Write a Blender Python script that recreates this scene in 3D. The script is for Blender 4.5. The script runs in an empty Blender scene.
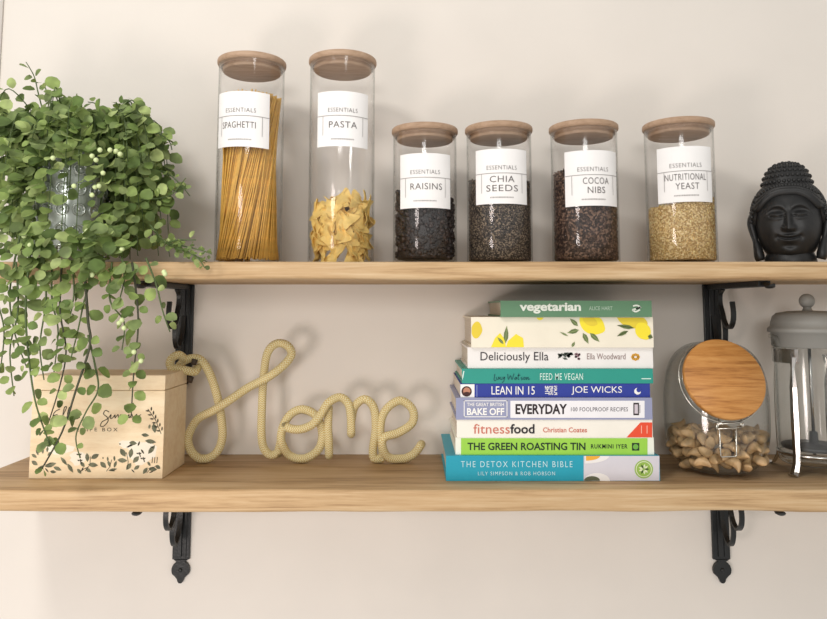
import bpy, bmesh, math, random
from mathutils import Vector, Matrix, Euler, noise
R = random.Random(7)
SC = bpy.context.scene
COL = SC.collection
PI = math.pi

# ------------------------------------------------------------------ camera
F = 718.0; PPX, PPY = 413.5, 240.0; TH = math.radians(5.33)
CAMY, CAMZ = -1.15, 1.5
CT, ST = math.cos(TH), math.sin(TH)

def P(px, py, Y):
    u = (px - PPX) / F; v = (py - PPY) / F
    t = (Y - CAMY) / (CT + v * ST)
    return Vector((u * t, Y, CAMZ + t * (ST - v * CT)))

def PZ(py, Y): return P(PPX, py, Y).z
def PXX(px, py, Y): return P(px, py, Y).x
def G(px, py, z):
    u = (px - PPX) / F; v = (py - PPY) / F
    t = (z - CAMZ) / (ST - v * CT)
    return Vector((u * t, CAMY + t * (CT + v * ST), z))

cam_d = bpy.data.cameras.new('camera'); cam = bpy.data.objects.new('camera', cam_d); COL.objects.link(cam)
cam.location = (0, CAMY, CAMZ); cam.rotation_euler = (PI / 2 + TH, 0, 0)
cam_d.sensor_width = 36; cam_d.lens = F / 827 * 36; cam_d.shift_y = -(309.5 - PPY) / 827
cam_d.clip_start = 0.02
SC.camera = cam

# ------------------------------------------------------------------ materials
def lin(c):
    return tuple(((x / 255) / 12.92 if x / 255 <= .04045 else ((x / 255 + .055) / 1.055) ** 2.4) for x in c) + (1,)

def base(name):
    m = bpy.data.materials.new(name); m.use_nodes = True
    nt = m.node_tree; b = nt.nodes['Principled BSDF']
    return m, nt, b

def mat(name, c, rough=.5, metal=0, spec=.5, var=0, vscale=40, bump=0, bscale=200, sss=0):
    m, nt, b = base(name)
    b.inputs['Base Color'].default_value = lin(c); b.inputs['Roughness'].default_value = rough
    b.inputs['Metallic'].default_value = metal; b.inputs['Specular IOR Level'].default_value = spec
    tc = nt.nodes.new('ShaderNodeTexCoord')
    if var:
        n = nt.nodes.new('ShaderNodeTexNoise'); n.inputs['Scale'].default_value = vscale; n.inputs['Detail'].default_value = 4
        r = nt.nodes.new('ShaderNodeValToRGB')
        r.color_ramp.elements[0].position = .3; r.color_ramp.elements[1].position = .7
        r.color_ramp.elements[0].color = lin([max(0, x * (1 - var)) for x in c]); r.color_ramp.elements[1].color = lin([min(255, x * (1 + var)) for x in c])
        nt.links.new(tc.outputs['Object'], n.inputs['Vector']); nt.links.new(n.outputs['Fac'], r.inputs['Fac'])
        nt.links.new(r.outputs['Color'], b.inputs['Base Color'])
    if bump:
        n2 = nt.nodes.new('ShaderNodeTexNoise'); n2.inputs['Scale'].default_value = bscale; n2.inputs['Detail'].default_value = 3
        bp = nt.nodes.new('ShaderNodeBump'); bp.inputs['Strength'].default_value = bump; bp.inputs['Distance'].default_value = .002
        nt.links.new(tc.outputs['Object'], n2.inputs['Vector']); nt.links.new(n2.outputs['Fac'], bp.inputs['Height'])
        nt.links.new(bp.outputs['Normal'], b.inputs['Normal'])
    return m

def wood(name, dark, mid, light, scale=(2.2, 28, 60), rough=.6, bump=.15, ring=.5, knots=False):
    m, nt, b = base(name)
    N = nt.nodes.new; L = nt.links.new
    tc = N('ShaderNodeTexCoord'); mp = N('ShaderNodeMapping'); mp.inputs['Scale'].default_value = scale
    L(tc.outputs['Object'], mp.inputs['Vector'])
    n1 = N('ShaderNodeTexNoise'); n1.inputs['Scale'].default_value = 1.6; n1.inputs['Detail'].default_value = 6; n1.inputs['Distortion'].default_value = 1.2
    L(mp.outputs['Vector'], n1.inputs['Vector'])
    n2 = N('ShaderNodeTexNoise'); n2.inputs['Scale'].default_value = 7; n2.inputs['Detail'].default_value = 5; n2.inputs['Roughness'].default_value = .7
    L(mp.outputs['Vector'], n2.inputs['Vector'])
    mx = N('ShaderNodeMath'); mx.operation = 'MULTIPLY_ADD'; mx.inputs[1].default_value = .45
    ad = N('ShaderNodeMath'); ad.operation = 'MULTIPLY'; ad.inputs[1].default_value = .55
    L(n1.outputs['Fac'], ad.inputs[0]); L(n2.outputs['Fac'], mx.inputs[0]); L(ad.outputs[0], mx.inputs[2])
    r = N('ShaderNodeValToRGB'); e = r.color_ramp.elements
    e[0].position = .34; e[0].color = lin(dark); e[1].position = .66; e[1].color = lin(light)
    em = e.new(.48); em.color = lin(mid)
    L(mx.outputs[0], r.inputs['Fac'])
    out = r.outputs['Color']
    n3 = N('ShaderNodeTexNoise'); n3.inputs['Scale'].default_value = 3.0; n3.inputs['Detail'].default_value = 3
    L(tc.outputs['Object'], n3.inputs['Vector'])
    hs = N('ShaderNodeHueSaturation'); mr = N('ShaderNodeMapRange'); mr.inputs['To Min'].default_value = .86; mr.inputs['To Max'].default_value = 1.12
    L(n3.outputs['Fac'], mr.inputs['Value']); L(mr.outputs['Result'], hs.inputs['Value']); L(out, hs.inputs['Color'])
    L(hs.outputs['Color'], b.inputs['Base Color'])
    b.inputs['Roughness'].default_value = rough; b.inputs['Specular IOR Level'].default_value = .35
    bp = N('ShaderNodeBump'); bp.inputs['Strength'].default_value = bump; bp.inputs['Distance'].default_value = .002
    L(mx.outputs[0], bp.inputs['Height']); L(bp.outputs['Normal'], b.inputs['Normal'])
    return m

def glass(name, tint=(254, 254, 254), refl=1.0, ior=1.45, edge=9):
    m, nt, b = base(name); nt.nodes.remove(b)
    N = nt.nodes.new; L = nt.links.new
    out = nt.nodes['Material Output']
    t = N('ShaderNodeBsdfTransparent'); t.inputs['Color'].default_value = lin(tint)
    g = N('ShaderNodeBsdfGlossy'); g.inputs['Roughness'].default_value = .085
    lw = N('ShaderNodeLayerWeight'); p2 = N('ShaderNodeMath'); p2.operation = 'POWER'; p2.inputs[1].default_value = edge
    L(lw.outputs['Facing'], p2.inputs[0]); mc = N('ShaderNodeMix'); mc.data_type = 'RGBA'
    mc.inputs[6].default_value = lin(tint); mc.inputs[7].default_value = (.5, .52, .5, 1); L(p2.outputs[0], mc.inputs[0]); L(mc.outputs[2], t.inputs['Color'])
    fr = N('ShaderNodeLayerWeight'); fr.inputs['Blend'].default_value = .5
    pw = N('ShaderNodeMath'); pw.operation = 'POWER'; pw.inputs[1].default_value = 5
    L(fr.outputs['Facing'], pw.inputs[0]); f0 = ((ior - 1) / (ior + 1)) ** 2
    mu = N('ShaderNodeMath'); mu.operation = 'MULTIPLY_ADD'; mu.inputs[1].default_value = refl * (1 - f0) * .8; mu.inputs[2].default_value = refl * f0; mu.use_clamp = True
    L(pw.outputs[0], mu.inputs[0])
    mx = N('ShaderNodeMixShader'); L(mu.outputs[0], mx.inputs['Fac']); L(t.outputs[0], mx.inputs[1]); L(g.outputs[0], mx.inputs[2])
    L(mx.outputs[0], out.inputs['Surface'])
    return m

def leafmat(name, c):
    m, nt, b = base(name)
    N = nt.nodes.new; L = nt.links.new
    tc = N('ShaderNodeTexCoord'); n = N('ShaderNodeTexNoise'); n.inputs['Scale'].default_value = 45; n.inputs['Detail'].default_value = 2
    r = N('ShaderNodeValToRGB'); r.color_ramp.elements[0].position = .35; r.color_ramp.elements[1].position = .7
    r.color_ramp.elements[0].color = lin([x * .8 for x in c]); r.color_ramp.elements[1].color = lin([min(255, x * 1.15) for x in c])
    L(tc.outputs['Object'], n.inputs['Vector']); L(n.outputs['Fac'], r.inputs['Fac']); L(r.outputs['Color'], b.inputs['Base Color'])
    b.inputs['Roughness'].default_value = .55; b.inputs['Specular IOR Level'].default_value = .3
    tr = N('ShaderNodeBsdfTranslucent'); L(r.outputs['Color'], tr.inputs['Color'])
    mx = N('ShaderNodeMixShader'); mx.inputs['Fac'].default_value = .25
    out = nt.nodes['Material Output']; L(b.outputs[0], mx.inputs[1]); L(tr.outputs[0], mx.inputs[2]); L(mx.outputs[0], out.inputs['Surface'])
    return m

def ropemat(name):
    m, nt, b = base(name)
    N = nt.nodes.new; L = nt.links.new
    uv = N('ShaderNodeUVMap'); mp = N('ShaderNodeMapping'); mp.inputs['Scale'].default_value = (1.334, 1.7, 1)
    L(uv.outputs[0], mp.inputs['Vector'])
    # knitted v stitches round the cord
    se = N('ShaderNodeSeparateXYZ'); L(mp.outputs[0], se.inputs[0])
    pp = N('ShaderNodeMath'); pp.operation = 'PINGPONG'; pp.inputs[1].default_value = .5; L(se.outputs[0], pp.inputs[0])
    ma = N('ShaderNodeMath'); ma.operation = 'MULTIPLY_ADD'; ma.inputs[1].default_value = 1.5; L(pp.outputs[0], ma.inputs[0]); L(se.outputs[1], ma.inputs[2])
    m2 = N('ShaderNodeMath'); m2.operation = 'MULTIPLY'; m2.inputs[1].default_value = 2 * PI; L(ma.outputs[0], m2.inputs[0])
    sn = N('ShaderNodeMath'); sn.operation = 'SINE'; L(m2.outputs[0], sn.inputs[0])
    mn = N('ShaderNodeMath'); mn.operation = 'MULTIPLY_ADD'; mn.inputs[1].default_value = .5; mn.inputs[2].default_value = .5; L(sn.outputs[0], mn.inputs[0])
    r = N('ShaderNodeValToRGB'); r.color_ramp.elements[0].position = .25; r.color_ramp.elements[1].position = .85
    r.color_ramp.elements[0].color = lin((230, 198, 122)); r.color_ramp.elements[1].color = lin((255, 248, 206))
    L(mn.outputs[0], r.inputs['Fac']); L(r.outputs['Color'], b.inputs['Base Color'])
    bp = N('ShaderNodeBump'); bp.inputs['Strength'].default_value = .8; bp.inputs['Distance'].default_value = .002
    L(mn.outputs[0], bp.inputs['Height']); L(bp.outputs['Normal'], b.inputs['Normal'])
    b.inputs['Roughness'].default_value = .75; b.inputs['Specular IOR Level'].default_value = .25
    return m

M = {}
M['wall'] = mat('warm_white_paint', (232, 225, 216), .85, spec=.2, var=.012, vscale=6, bump=.06, bscale=160)
M['trim'] = mat('trim_paint', (205, 198, 190), .8, spec=.2, var=.01, vscale=9)
M['oak'] = wood('oak_board', (150, 117, 80), (194, 161, 119), (214, 187, 148), (1.6, 20, 46), .6, .25)
M['bamboo'] = wood('bamboo_lid', (162, 132, 106), (180, 150, 124), (195, 166, 140), (10, 60, 60), .55, .08)
M['acacia'] = wood('honey_wood_lid', (150, 96, 44), (193, 133, 70), (216, 160, 94), (3.5, 62, 62), .45, .1)
M['birch'] = wood('birch_plywood', (226, 200, 162), (236, 214, 178), (243, 226, 194), (6, 26, 26), .6, .06)
M['iron'] = mat('black_iron', (26, 27, 27), .42, metal=.0, spec=.5, var=.2, vscale=60, bump=.25, bscale=260)
M['glass'] = glass('jar_glass')
M['glass2'] = glass('thick_jar_glass', (250, 251, 250), 1.2, 1.5, 4.5)
M['paper'] = mat('label_paper', (247, 245, 243), .7, spec=.2, var=.01)
M['ink'] = mat('grey_ink', (104, 98, 97), .8, spec=.1, var=.02)
M['inkl'] = mat('pale_grey_ink', (170, 166, 164), .8, spec=.1, var=.02)
M['seal'] = glass('silicone_seal', (236, 232, 228), .8)
M['chrome'] = mat('chrome', (190, 188, 184), .24, metal=1, var=.02)
M['wire'] = mat('steel_wire', (214, 210, 200), .25, metal=1, var=.02)
M['greyplastic'] = mat('grey_plastic', (146, 144, 138), .5, var=.02, vscale=20)
M['rubber'] = mat('dark_filter', (70, 70, 70), .5, var=.1, vscale=80)
M['black'] = mat('black_resin', (33, 33, 33), .46, spec=.45, var=.12, vscale=50, bump=.08, bscale=150)
M['rope'] = ropemat('braided_rope')
M['tape'] = mat('dark_rope_end', (58, 46, 34), .7, var=.1)
M['spag'] = mat('spaghetti_dough', (230, 182, 88), .5, var=.08, vscale=120, spec=.4)
M['farf'] = mat('farfalle_dough', (236, 202, 120), .5, var=.06, vscale=90, spec=.3)
M['nut'] = mat('roasted_nut', (178, 148, 108), .5, var=.2, vscale=70, bump=.3, bscale=160)
M['raisin'] = mat('raisin_skin', (34, 28, 27), .45, var=.35, vscale=120, bump=.8, bscale=300)
M['raisin2'] = mat('brown_raisin_skin', (50, 38, 34), .45, var=.3, vscale=120, bump=.8, bscale=300)
def speck(name, dark, mid, light, scale):
    m, nt, b = base(name); N = nt.nodes.new; L = nt.links.new
    tc = N('ShaderNodeTexCoord'); v = N('ShaderNodeTexVoronoi'); v.inputs['Scale'].default_value = scale
    L(tc.outputs['Object'], v.inputs['Vector'])
    sp = N('ShaderNodeSeparateColor'); L(v.outputs['Color'], sp.inputs['Color'])
    r = N('ShaderNodeValToRGB'); e = r.color_ramp.elements; e[0].position = .35; e[0].color = lin(dark); e[1].position = .9; e[1].color = lin(light)
    k = e.new(.62); k.color = lin(mid)
    L(sp.outputs[0], r.inputs['Fac']); L(r.outputs['Color'], b.inputs['Base Color'])
    bp = N('ShaderNodeBump'); bp.inputs['Strength'].default_value = .9; bp.inputs['Distance'].default_value = .001; bp.invert = True
    L(v.outputs['Distance'], bp.inputs['Height']); L(bp.outputs['Normal'], b.inputs['Normal'])
    b.inputs['Roughness'].default_value = .6; b.inputs['Specular IOR Level'].default_value = .3
    return m
M['chia'] = speck('chia_grain', (36, 32, 30), (74, 65, 59), (150, 132, 110), 640)
M['nibs'] = speck('cocoa_nib', (44, 33, 30), (78, 59, 50), (138, 110, 92), 380)
M['yeast'] = speck('yeast_flake', (176, 142, 88), (218, 188, 128), (238, 214, 164), 520)
for i, c in enumerate([(120, 142, 78), (148, 168, 98), (178, 194, 126), (134, 152, 96), (102, 124, 68)]): M['leaf%d' % i] = leafmat('leaf_green_%s' % 'abcde'[i], c)
M['stem'] = mat('vine_stem', (78, 96, 52), .6, var=.1)
M['stemd'] = mat('dark_vine_stem', (62, 64, 44), .6, var=.1)
M['bud'] = mat('pale_bud', (208, 222, 164), .5, var=.04)
M['silver'] = mat('silvered_pot', (206, 212, 206), .22, metal=.5, var=.05, vscale=30)
M['print'] = mat('dark_leaf_print', (110, 112, 92), .8, spec=.1, var=.2, vscale=90)
M['printd'] = mat('black_print', (74, 70, 58), .8, spec=.1, var=.1)
M['wash'] = mat('white_wash_print', (240, 232, 214), .8, spec=.1, var=.01)
_cc = {}
def pm(c, rough=.45):
    k = (tuple(c), rough)
    if k not in _cc: _cc[k] = mat('printed_ink_%02x%02x%02x' % tuple(int(x) for x in c), c, rough, spec=.35, var=.015, vscale=25)
    return _cc[k]

# ------------------------------------------------------------------ mesh builder
ORG = {}
class MB:
    def __init__(s): s.v = []; s.f = []; s.m = []; s.sm = []; s.uv = {}
    def add(s, vs, fs, mi=0, smooth=False, uvs=None):
        o = len(s.v); s.v += [Vector(v) for v in vs]
        for k, f in enumerate(fs):
            if uvs: s.uv[len(s.f)] = uvs[k]
            s.f.append([i + o for i in f]); s.m.append(mi); s.sm.append(smooth)
        return s
    def box(s, x0, x1, y0, y1, z0, z1, mi=0, bev=0):
        if bev:
            bm = bmesh.new(); bmesh.ops.create_cube(bm, size=1)
            for v in bm.verts: v.co = Vector((x0 + (v.co.x + .5) * (x1 - x0), y0 + (v.co.y + .5) * (y1 - y0), z0 + (v.co.z + .5) * (z1 - z0)))
            bmesh.ops.bevel(bm, geom=bm.edges[:], offset=bev, segments=2, affect='EDGES', profile=.6)
            s.bm(bm, mi, False); return s
        vs = [(x, y, z) for x in (x0, x1) for y in (y0, y1) for z in (z0, z1)]
        return s.add(vs, [(0, 1, 3, 2), (4, 6, 7, 5), (0, 4, 5, 1), (2, 3, 7, 6), (0, 2, 6, 4), (1, 5, 7, 3)], mi)
    def bm(s, bm, mi=0, smooth=True):
        bm.verts.ensure_lookup_table(); bm.verts.index_update()
        s.add([v.co.copy() for v in bm.verts], [[v.index for v in f.verts] for f in bm.faces], mi, smooth); bm.free(); return s
    def lathe(s, prof, c=(0, 0, 0), n=40, mi=0, smooth=True, capb=False, capt=False, mx=None):
        c = Vector(c); vs = []; fs = []
        for (r, z) in prof:
            for k in range(n):
                a = 2 * PI * k / n; p = Vector((r * math.cos(a), r * math.sin(a), z))
                if mx is not None: p = mx @ p
                vs.append(p + c)
        for i in range(len(prof) - 1):
            for k in range(n):
                k2 = (k + 1) % n; fs.append((i * n + k, i * n + k2, (i + 1) * n + k2, (i + 1) * n + k))
        if capb: fs.append(tuple(range(n - 1, -1, -1)))
        if capt: fs.append(tuple((len(prof) - 1) * n + k for k in range(n)))
        return s.add(vs, fs, mi, smooth)
    def tube(s, pts, r, n=8, mi=0, cap=True, flat=None, uvlen=None):
        pts = [Vector(p) for p in pts]; m = len(pts)
        rs = r if isinstance(r, (list, tuple)) else [r] * m
        T = [(pts[min(i + 1, m - 1)] - pts[max(i - 1, 0)]).normalized() for i in range(m)]
        ref = Vector((0, 1, 0)) if abs(T[0].y) < .9 else Vector((1, 0, 0))
        vs = []; nrm = ref; acc = [0]
        for i in range(1, m): acc.append(acc[-1] + (pts[i] - pts[i - 1]).length)
        for i in range(m):
            nrm = (nrm - T[i] * nrm.dot(T[i])).normalized(); bi = T[i].cross(nrm)
            for k in range(n):
                a = 2 * PI * k / n
                vs.append(pts[i] + (nrm * math.cos(a) * (flat[0] if flat else 1) + bi * math.sin(a) * (flat[1] if flat else 1)) * rs[i])
        fs = []; uvs = []
        for i in range(m - 1):
            for k in range(n):
                k2 = (k + 1) % n; fs.append((i * n + k, i * n + k2, (i + 1) * n + k2, (i + 1) * n + k))
                if uvlen:
                    uvs.append([(k / n * 6, acc[i] / uvlen), ((k + 1) / n * 6, acc[i] / uvlen), ((k + 1) / n * 6, acc[i + 1] / uvlen), (k / n * 6, acc[i + 1] / uvlen)])
        if cap:
            fs.append(tuple(range(n - 1, -1, -1))); fs.append(tuple((m - 1) * n + k for k in range(n)))
            if uvlen: uvs += [[(0, 0)] * n, [(0, 0)] * n]
        return s.add(vs, fs, mi, True, uvs if uvlen else None)
    def ball(s, c, r, mi=0, n=10, m=6, rot=None):
        c = Vector(c); r = r if isinstance(r, (tuple, list)) else (r, r, r); vs = []; fs = []
        def q(p):
            p = Vector(p)
            return c + (rot @ p if rot is not None else p)
        vs.append(q((0, 0, -r[2])))
        for i in range(1, m):
            a = -PI / 2 + PI * i / m
            for k in range(n):
                b = 2 * PI * k / n; vs.append(q((r[0] * math.cos(a) * math.cos(b), r[1] * math.cos(a) * math.sin(b), r[2] * math.sin(a))))
        vs.append(q((0, 0, r[2]))); top = len(vs) - 1
        for k in range(n):
            fs.append((0, 1 + (k + 1) % n, 1 + k)); fs.append((top, top - n + k, top - n + (k + 1) % n))
        for i in range(m - 2):
            for k in range(n):
                k2 = (k + 1) % n; fs.append((1 + i * n + k, 1 + i * n + k2, 1 + (i + 1) * n + k2, 1 + (i + 1) * n + k))
        return s.add(vs, fs, mi, True)
    def prism(s, outline, y0, y1, mi=0):
        """outline = [(x,z)] extruded from y0 (front) to y1"""
        n = len(outline); vs = [(x, y0, z) for x, z in outline] + [(x, y1, z) for x, z in outline]
        fs = [tuple(range(n)), tuple(range(2 * n - 1, n - 1, -1))] + [(i, i + n, (i + 1) % n + n, (i + 1) % n) for i in range(n)]
        return s.add(vs, fs, mi)
    def build(s, name, mats, parent=None, org=None):
        if not isinstance(mats, (list, tuple)): mats = [mats]
        o = Vector(org) if org is not None else (ORG[parent.name] if parent is not None else Vector((0, 0, 0)))
        me = bpy.data.meshes.new(name); me.from_pydata([v - o for v in s.v], [], s.f)
        for m in mats: me.materials.append(m)
        me.polygons.foreach_set('material_index', s.m); me.polygons.foreach_set('use_smooth', s.sm)
        if s.uv:
            uvl = me.uv_layers.new(name='UVMap')
            for pi, uvs in s.uv.items():
                for li, uv in zip(me.polygons[pi].loop_indices, uvs): uvl.data[li].uv = uv
        me.update()
        ob = bpy.data.objects.new(name, me); COL.objects.link(ob); ORG[ob.name] = o
        if parent is not None: ob.parent = parent
        else: ob.location = o
        return ob

def fixn(ob):
    bm = bmesh.new(); bm.from_mesh(ob.data); bmesh.ops.recalc_face_normals(bm, faces=bm.faces[:]); bm.to_mesh(ob.data); bm.free(); return ob

def tag(o, label, cat, group=None, kind=None):
    o['label'] = label; o['category'] = cat
    if group: o['group'] = group
    if kind: o['kind'] = kind
    return o
def thing(name, loc, label, cat, group=None, rz=0):
    o = bpy.data.objects.new(name, None); COL.objects.link(o); o.location = loc; o.rotation_euler = (0, 0, rz); o.empty_display_size = .02
    ORG[o.name] = Vector(loc); return tag(o, label, cat, group)
def struct(ob): ob['kind'] = 'structure'; return ob
def smoothpath(pts, k=6):
    pts = [Vector(p) for p in pts]; out = []
    for i in range(len(pts) - 1):
        p0 = pts[max(i - 1, 0)]; p1 = pts[i]; p2 = pts[i + 1]; p3 = pts[min(i + 2, len(pts) - 1)]
        for j in range(k):
            t = j / k; out.append(.5 * ((2 * p1) + (p2 - p0) * t + (2 * p0 - 5 * p1 + 4 * p2 - p3) * t * t + (3 * p1 - p0 - 3 * p2 + p3) * t ** 3))
    out.append(pts[-1]); return out

# text -> flat polygons in (x,z), fitted to a rectangle
_tc = {}
def text2d(body, off=0.0, shear=0.0, space=1.0):
    k = (body, off, shear, space)
    if k in _tc: return _tc[k]
    c = bpy.data.curves.new('txt', 'FONT'); c.body = body; c.offset = off; c.shear = shear; c.space_character = space; c.resolution_u = 3; c.size = 1
    ob = bpy.data.objects.new('txt', c); COL.objects.link(ob)
    dg = bpy.context.evaluated_depsgraph_get(); me = bpy.data.meshes.new_from_object(ob.evaluated_get(dg))
    vs = [(v.co.x, v.co.y) for v in me.vertices]; fs = [list(p.vertices) for p in me.polygons]
    bpy.data.objects.remove(ob); bpy.data.curves.remove(c); bpy.data.meshes.remove(me)
    x0 = min(v[0] for v in vs); x1 = max(v[0] for v in vs); y0 = min(v[1] for v in vs); y1 = max(v[1] for v in vs)
    vs = [((v[0] - x0) / (x1 - x0), (v[1] - y0) / (y1 - y0)) for v in vs]
    _tc[k] = (vs, fs); return _tc[k]
def put_text(mb, body, x0, x1, z0, z1, fn, mi=0, off=0.0, shear=0.0, space=1.0):
    """fn maps (x, z) to a world point"""
    vs, fs = text2d(body, off, shear, space)
    mb.add([fn(x0 + u * (x1 - x0), z0 + w * (z1 - z0)) for u, w in vs], fs, mi)
def ribbon(mb, pts, w, fn, mi=0):
    """flat stroke of half width w along 2d pts"""
    n = len(pts); vs = []
    for i in range(n):
        a = pts[max(i - 1, 0)]; b = pts[min(i + 1, n - 1)]; dx, dz = b[0] - a[0], b[1] - a[1]; l = math.hypot(dx, dz) or 1
        nx, nz = -dz / l * w, dx / l * w
        vs += [fn(pts[i][0] + nx, pts[i][1] + nz), fn(pts[i][0] - nx, pts[i][1] - nz)]
    mb.add(vs, [(2 * i, 2 * i + 1, 2 * i + 3, 2 * i + 2) for i in range(n - 1)], mi)
def sp2(pts, k=6): return [(p.x, p.y) for p in smoothpath([(a, b, 0) for a, b in pts], k)]

# ------------------------------------------------------------------ setting
mb = MB(); mb.box(-1.02, 1.6, 0, .1, .2, 3.0)
struct(mb.build('wall_back', M['wall']))
xl = PXX(4.5, 0, 0)
mb = MB(); mb.box(xl - .07, xl, -.004, 0, PZ(108, 0), 3.0, bev=.002); struct(mb.build('trim_1', M['trim']))

# shelves
SD = -.22
Z_UT = PZ(261.5, SD); Z_UB = PZ(279.2, SD); Z_LT = PZ(490.0, SD); Z_LB = PZ(512.2, SD)
def shelf(x0, x1, zt, zb, seed):
    n = 110; prof = []
    r = .004; d = SD; h = zt - zb
    pr = [(-.0005, zb), (-.0005, zt)]
    for k in range(5): a = PI / 2 * k / 4; pr.append((d + r - r * math.sin(a), zt - r + r * math.cos(a)))
    for k in range(1, 4): pr.append((d, zt - r - (h - 2 * r) * k / 4))
    for k in range(5): a = PI / 2 * k / 4; pr.append((d + r - r * math.cos(a), zb + r - r * math.sin(a)))
    m = len(pr); vs = []
    for i in range(n + 1):
        x = x0 + (x1 - x0) * i / n
        w = noise.noise(Vector((x * 7, seed, 0))) * .0045 + noise.noise(Vector((x * 26, seed, 3))) * .0014
        wb = noise.noise(Vector((x * 9, seed + 5, 0))) * .0016
        for (y, z) in pr:
            f = max(0, min(1, (-y - .12) / .1)); g = max(0, min(1, (zt - .006 - z) / .012))
            vs.append((x, y + w * f + wb * f * g, z + (wb * f if z < zb + .006 else 0)))
    fs = [(i * m + j, i * m + (j + 1) % m, (i + 1) * m + (j + 1) % m, (i + 1) * m + j) for i in range(n) for j in range(m)]
    fs += [tuple(range(m - 1, -1, -1)), tuple(n * m + j for j in range(m))]
    mb = MB(); mb.add(vs, fs, 0, True); return mb
XL = PXX(35, 462, 0); XR = .80
o = fixn(shelf(XL, XR, Z_UT, Z_UB, 1.3).build('wall_shelf', M['oak'], org=(0, 0, Z_UB)))
tag(o, 'upper rough-edged oak wall shelf carrying the storage jars', 'shelf')
o = fixn(shelf(XL, XR, Z_LT, Z_LB, 8.7).build('wall_shelf', M['oak'], org=(0.37, 0, Z_LB)))
tag(o, 'lower rough-edged oak wall shelf carrying the book stack', 'shelf')

# brackets
BP = Z_LB - PZ(558.5, 0)
def bracket(x, zu, zb, label):
    t = thing('shelf_bracket', (x, 0, zu), label, 'bracket', 'black iron shelf brackets')
    w = .0134
    mb = MB(); mb.box(x - w, x + w, -.005, -.0002, zb, zu - .0002, bev=.0012)
    mb.box(x - w * .42, x + w * .1, -.0075, -.004, zb + .004, zu - .001, bev=.001)
    mb.box(x + w * .3, x + w * .62, -.0065, -.004, zb + .004, zu - .001, bev=.0008)
    mb.build('back_plate', M['iron'], t)
    body = [(x + w * .8, zb), (x + w * .45, zb - .003)]
    right = [(x + .0138 * math.sin(a), zb - .0155 + .0138 * math.cos(a)) for a in [math.radians(d) for d in range(32, 118, 12)]]
    tip = [(x + .0088, zb - .0245), (x + .0052, zb - .0285), (x + .0042, zb - .032), (x + .0026, zb - .0345), (x, zb - .0352)]
    half = body + right + tip
    outl = half + [(2 * x - px, pz) for px, pz in reversed(half[:-1])]
    mb = MB(); mb.prism([(a, b) for a, b in outl], -.0055, -.0003); mb.ball((x, -.006, zb - .0155), (.003, .002, .003), n=10)
    fixn(mb.build('finial', M['iron'], t))
    mb = MB(); ya = -.178
    mb.box(x - .0085, x + .0085, ya, -.005, zu - .0085, zu - .0003, bev=.001)
    fixn(mb.build('arm', M['iron'], t))
    mb = MB(); pts = [(ya + .004, -.0045), (ya - .004, -.0048), (ya - .012, -.0085), (ya - .018, -.0085), (ya - .026, -.0055)]
    mb.tube([(x, y, zu + z) for y, z in pts], [.0075, .004, .0062, .0058, .0016], 10, flat=(1, .5))
    mb.build('arm_tip', M['iron'], t)
    def strap(pts):
        q = smoothpath([(x, y, zu + z) for y, z in pts], 6); mb = MB(); vs = []; ww = .0034; th = .0018
        n = len(q)
        for i in range(n):
            T = (q[min(i + 1, n - 1)] - q[max(i - 1, 0)]).normalized(); nn = Vector((0, -T.z, T.y))
            for sx, sn in ((-1, -1), (1, -1), (1, 1), (-1, 1)): vs.append(q[i] + Vector((sx * ww, 0, 0)) + nn * th * sn)
        fs = [(4 * i + k, 4 * i + (k + 1) % 4, 4 * i + 4 + (k + 1) % 4, 4 * i + 4 + k) for i in range(n - 1) for k in range(4)]
        fs += [(3, 2, 1, 0), tuple(4 * (n - 1) + k for k in range(4))]
        mb.add(vs, fs); return fixn(mb.build('scroll', M['iron'], t))
    strap([(-.046, -.0085), (-.036, -.016), (-.035, -.03), (-.042, -.048), (-.053, -.063), (-.066, -.067), (-.077, -.058), (-.080, -.044), (-.077, -.028)])
    strap([(-.008, -.05), (-.012, -.07), (-.022, -.09), (-.035, -.0985), (-.046, -.09), (-.05, -.072), (-.045, -.052), (-.036, -.034)])
    return t
bracket(PXX(185.5, 320, 0), Z_UB, Z_UB - BP, 'black iron scroll bracket under the upper shelf, behind the hanging plant')
bracket(PXX(711.5, 320, 0), Z_UB, Z_UB - BP, 'black iron scroll bracket under the upper shelf, above the nut jar')
bracket(PXX(182.6, 530, 0), Z_LB, Z_LB - BP, 'black iron scroll bracket under the lower shelf, below the wooden box')
bracket(PXX(719.5, 530, 0), Z_LB, Z_LB - BP, 'black iron scroll bracket under the lower shelf, below the nut jar')

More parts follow.
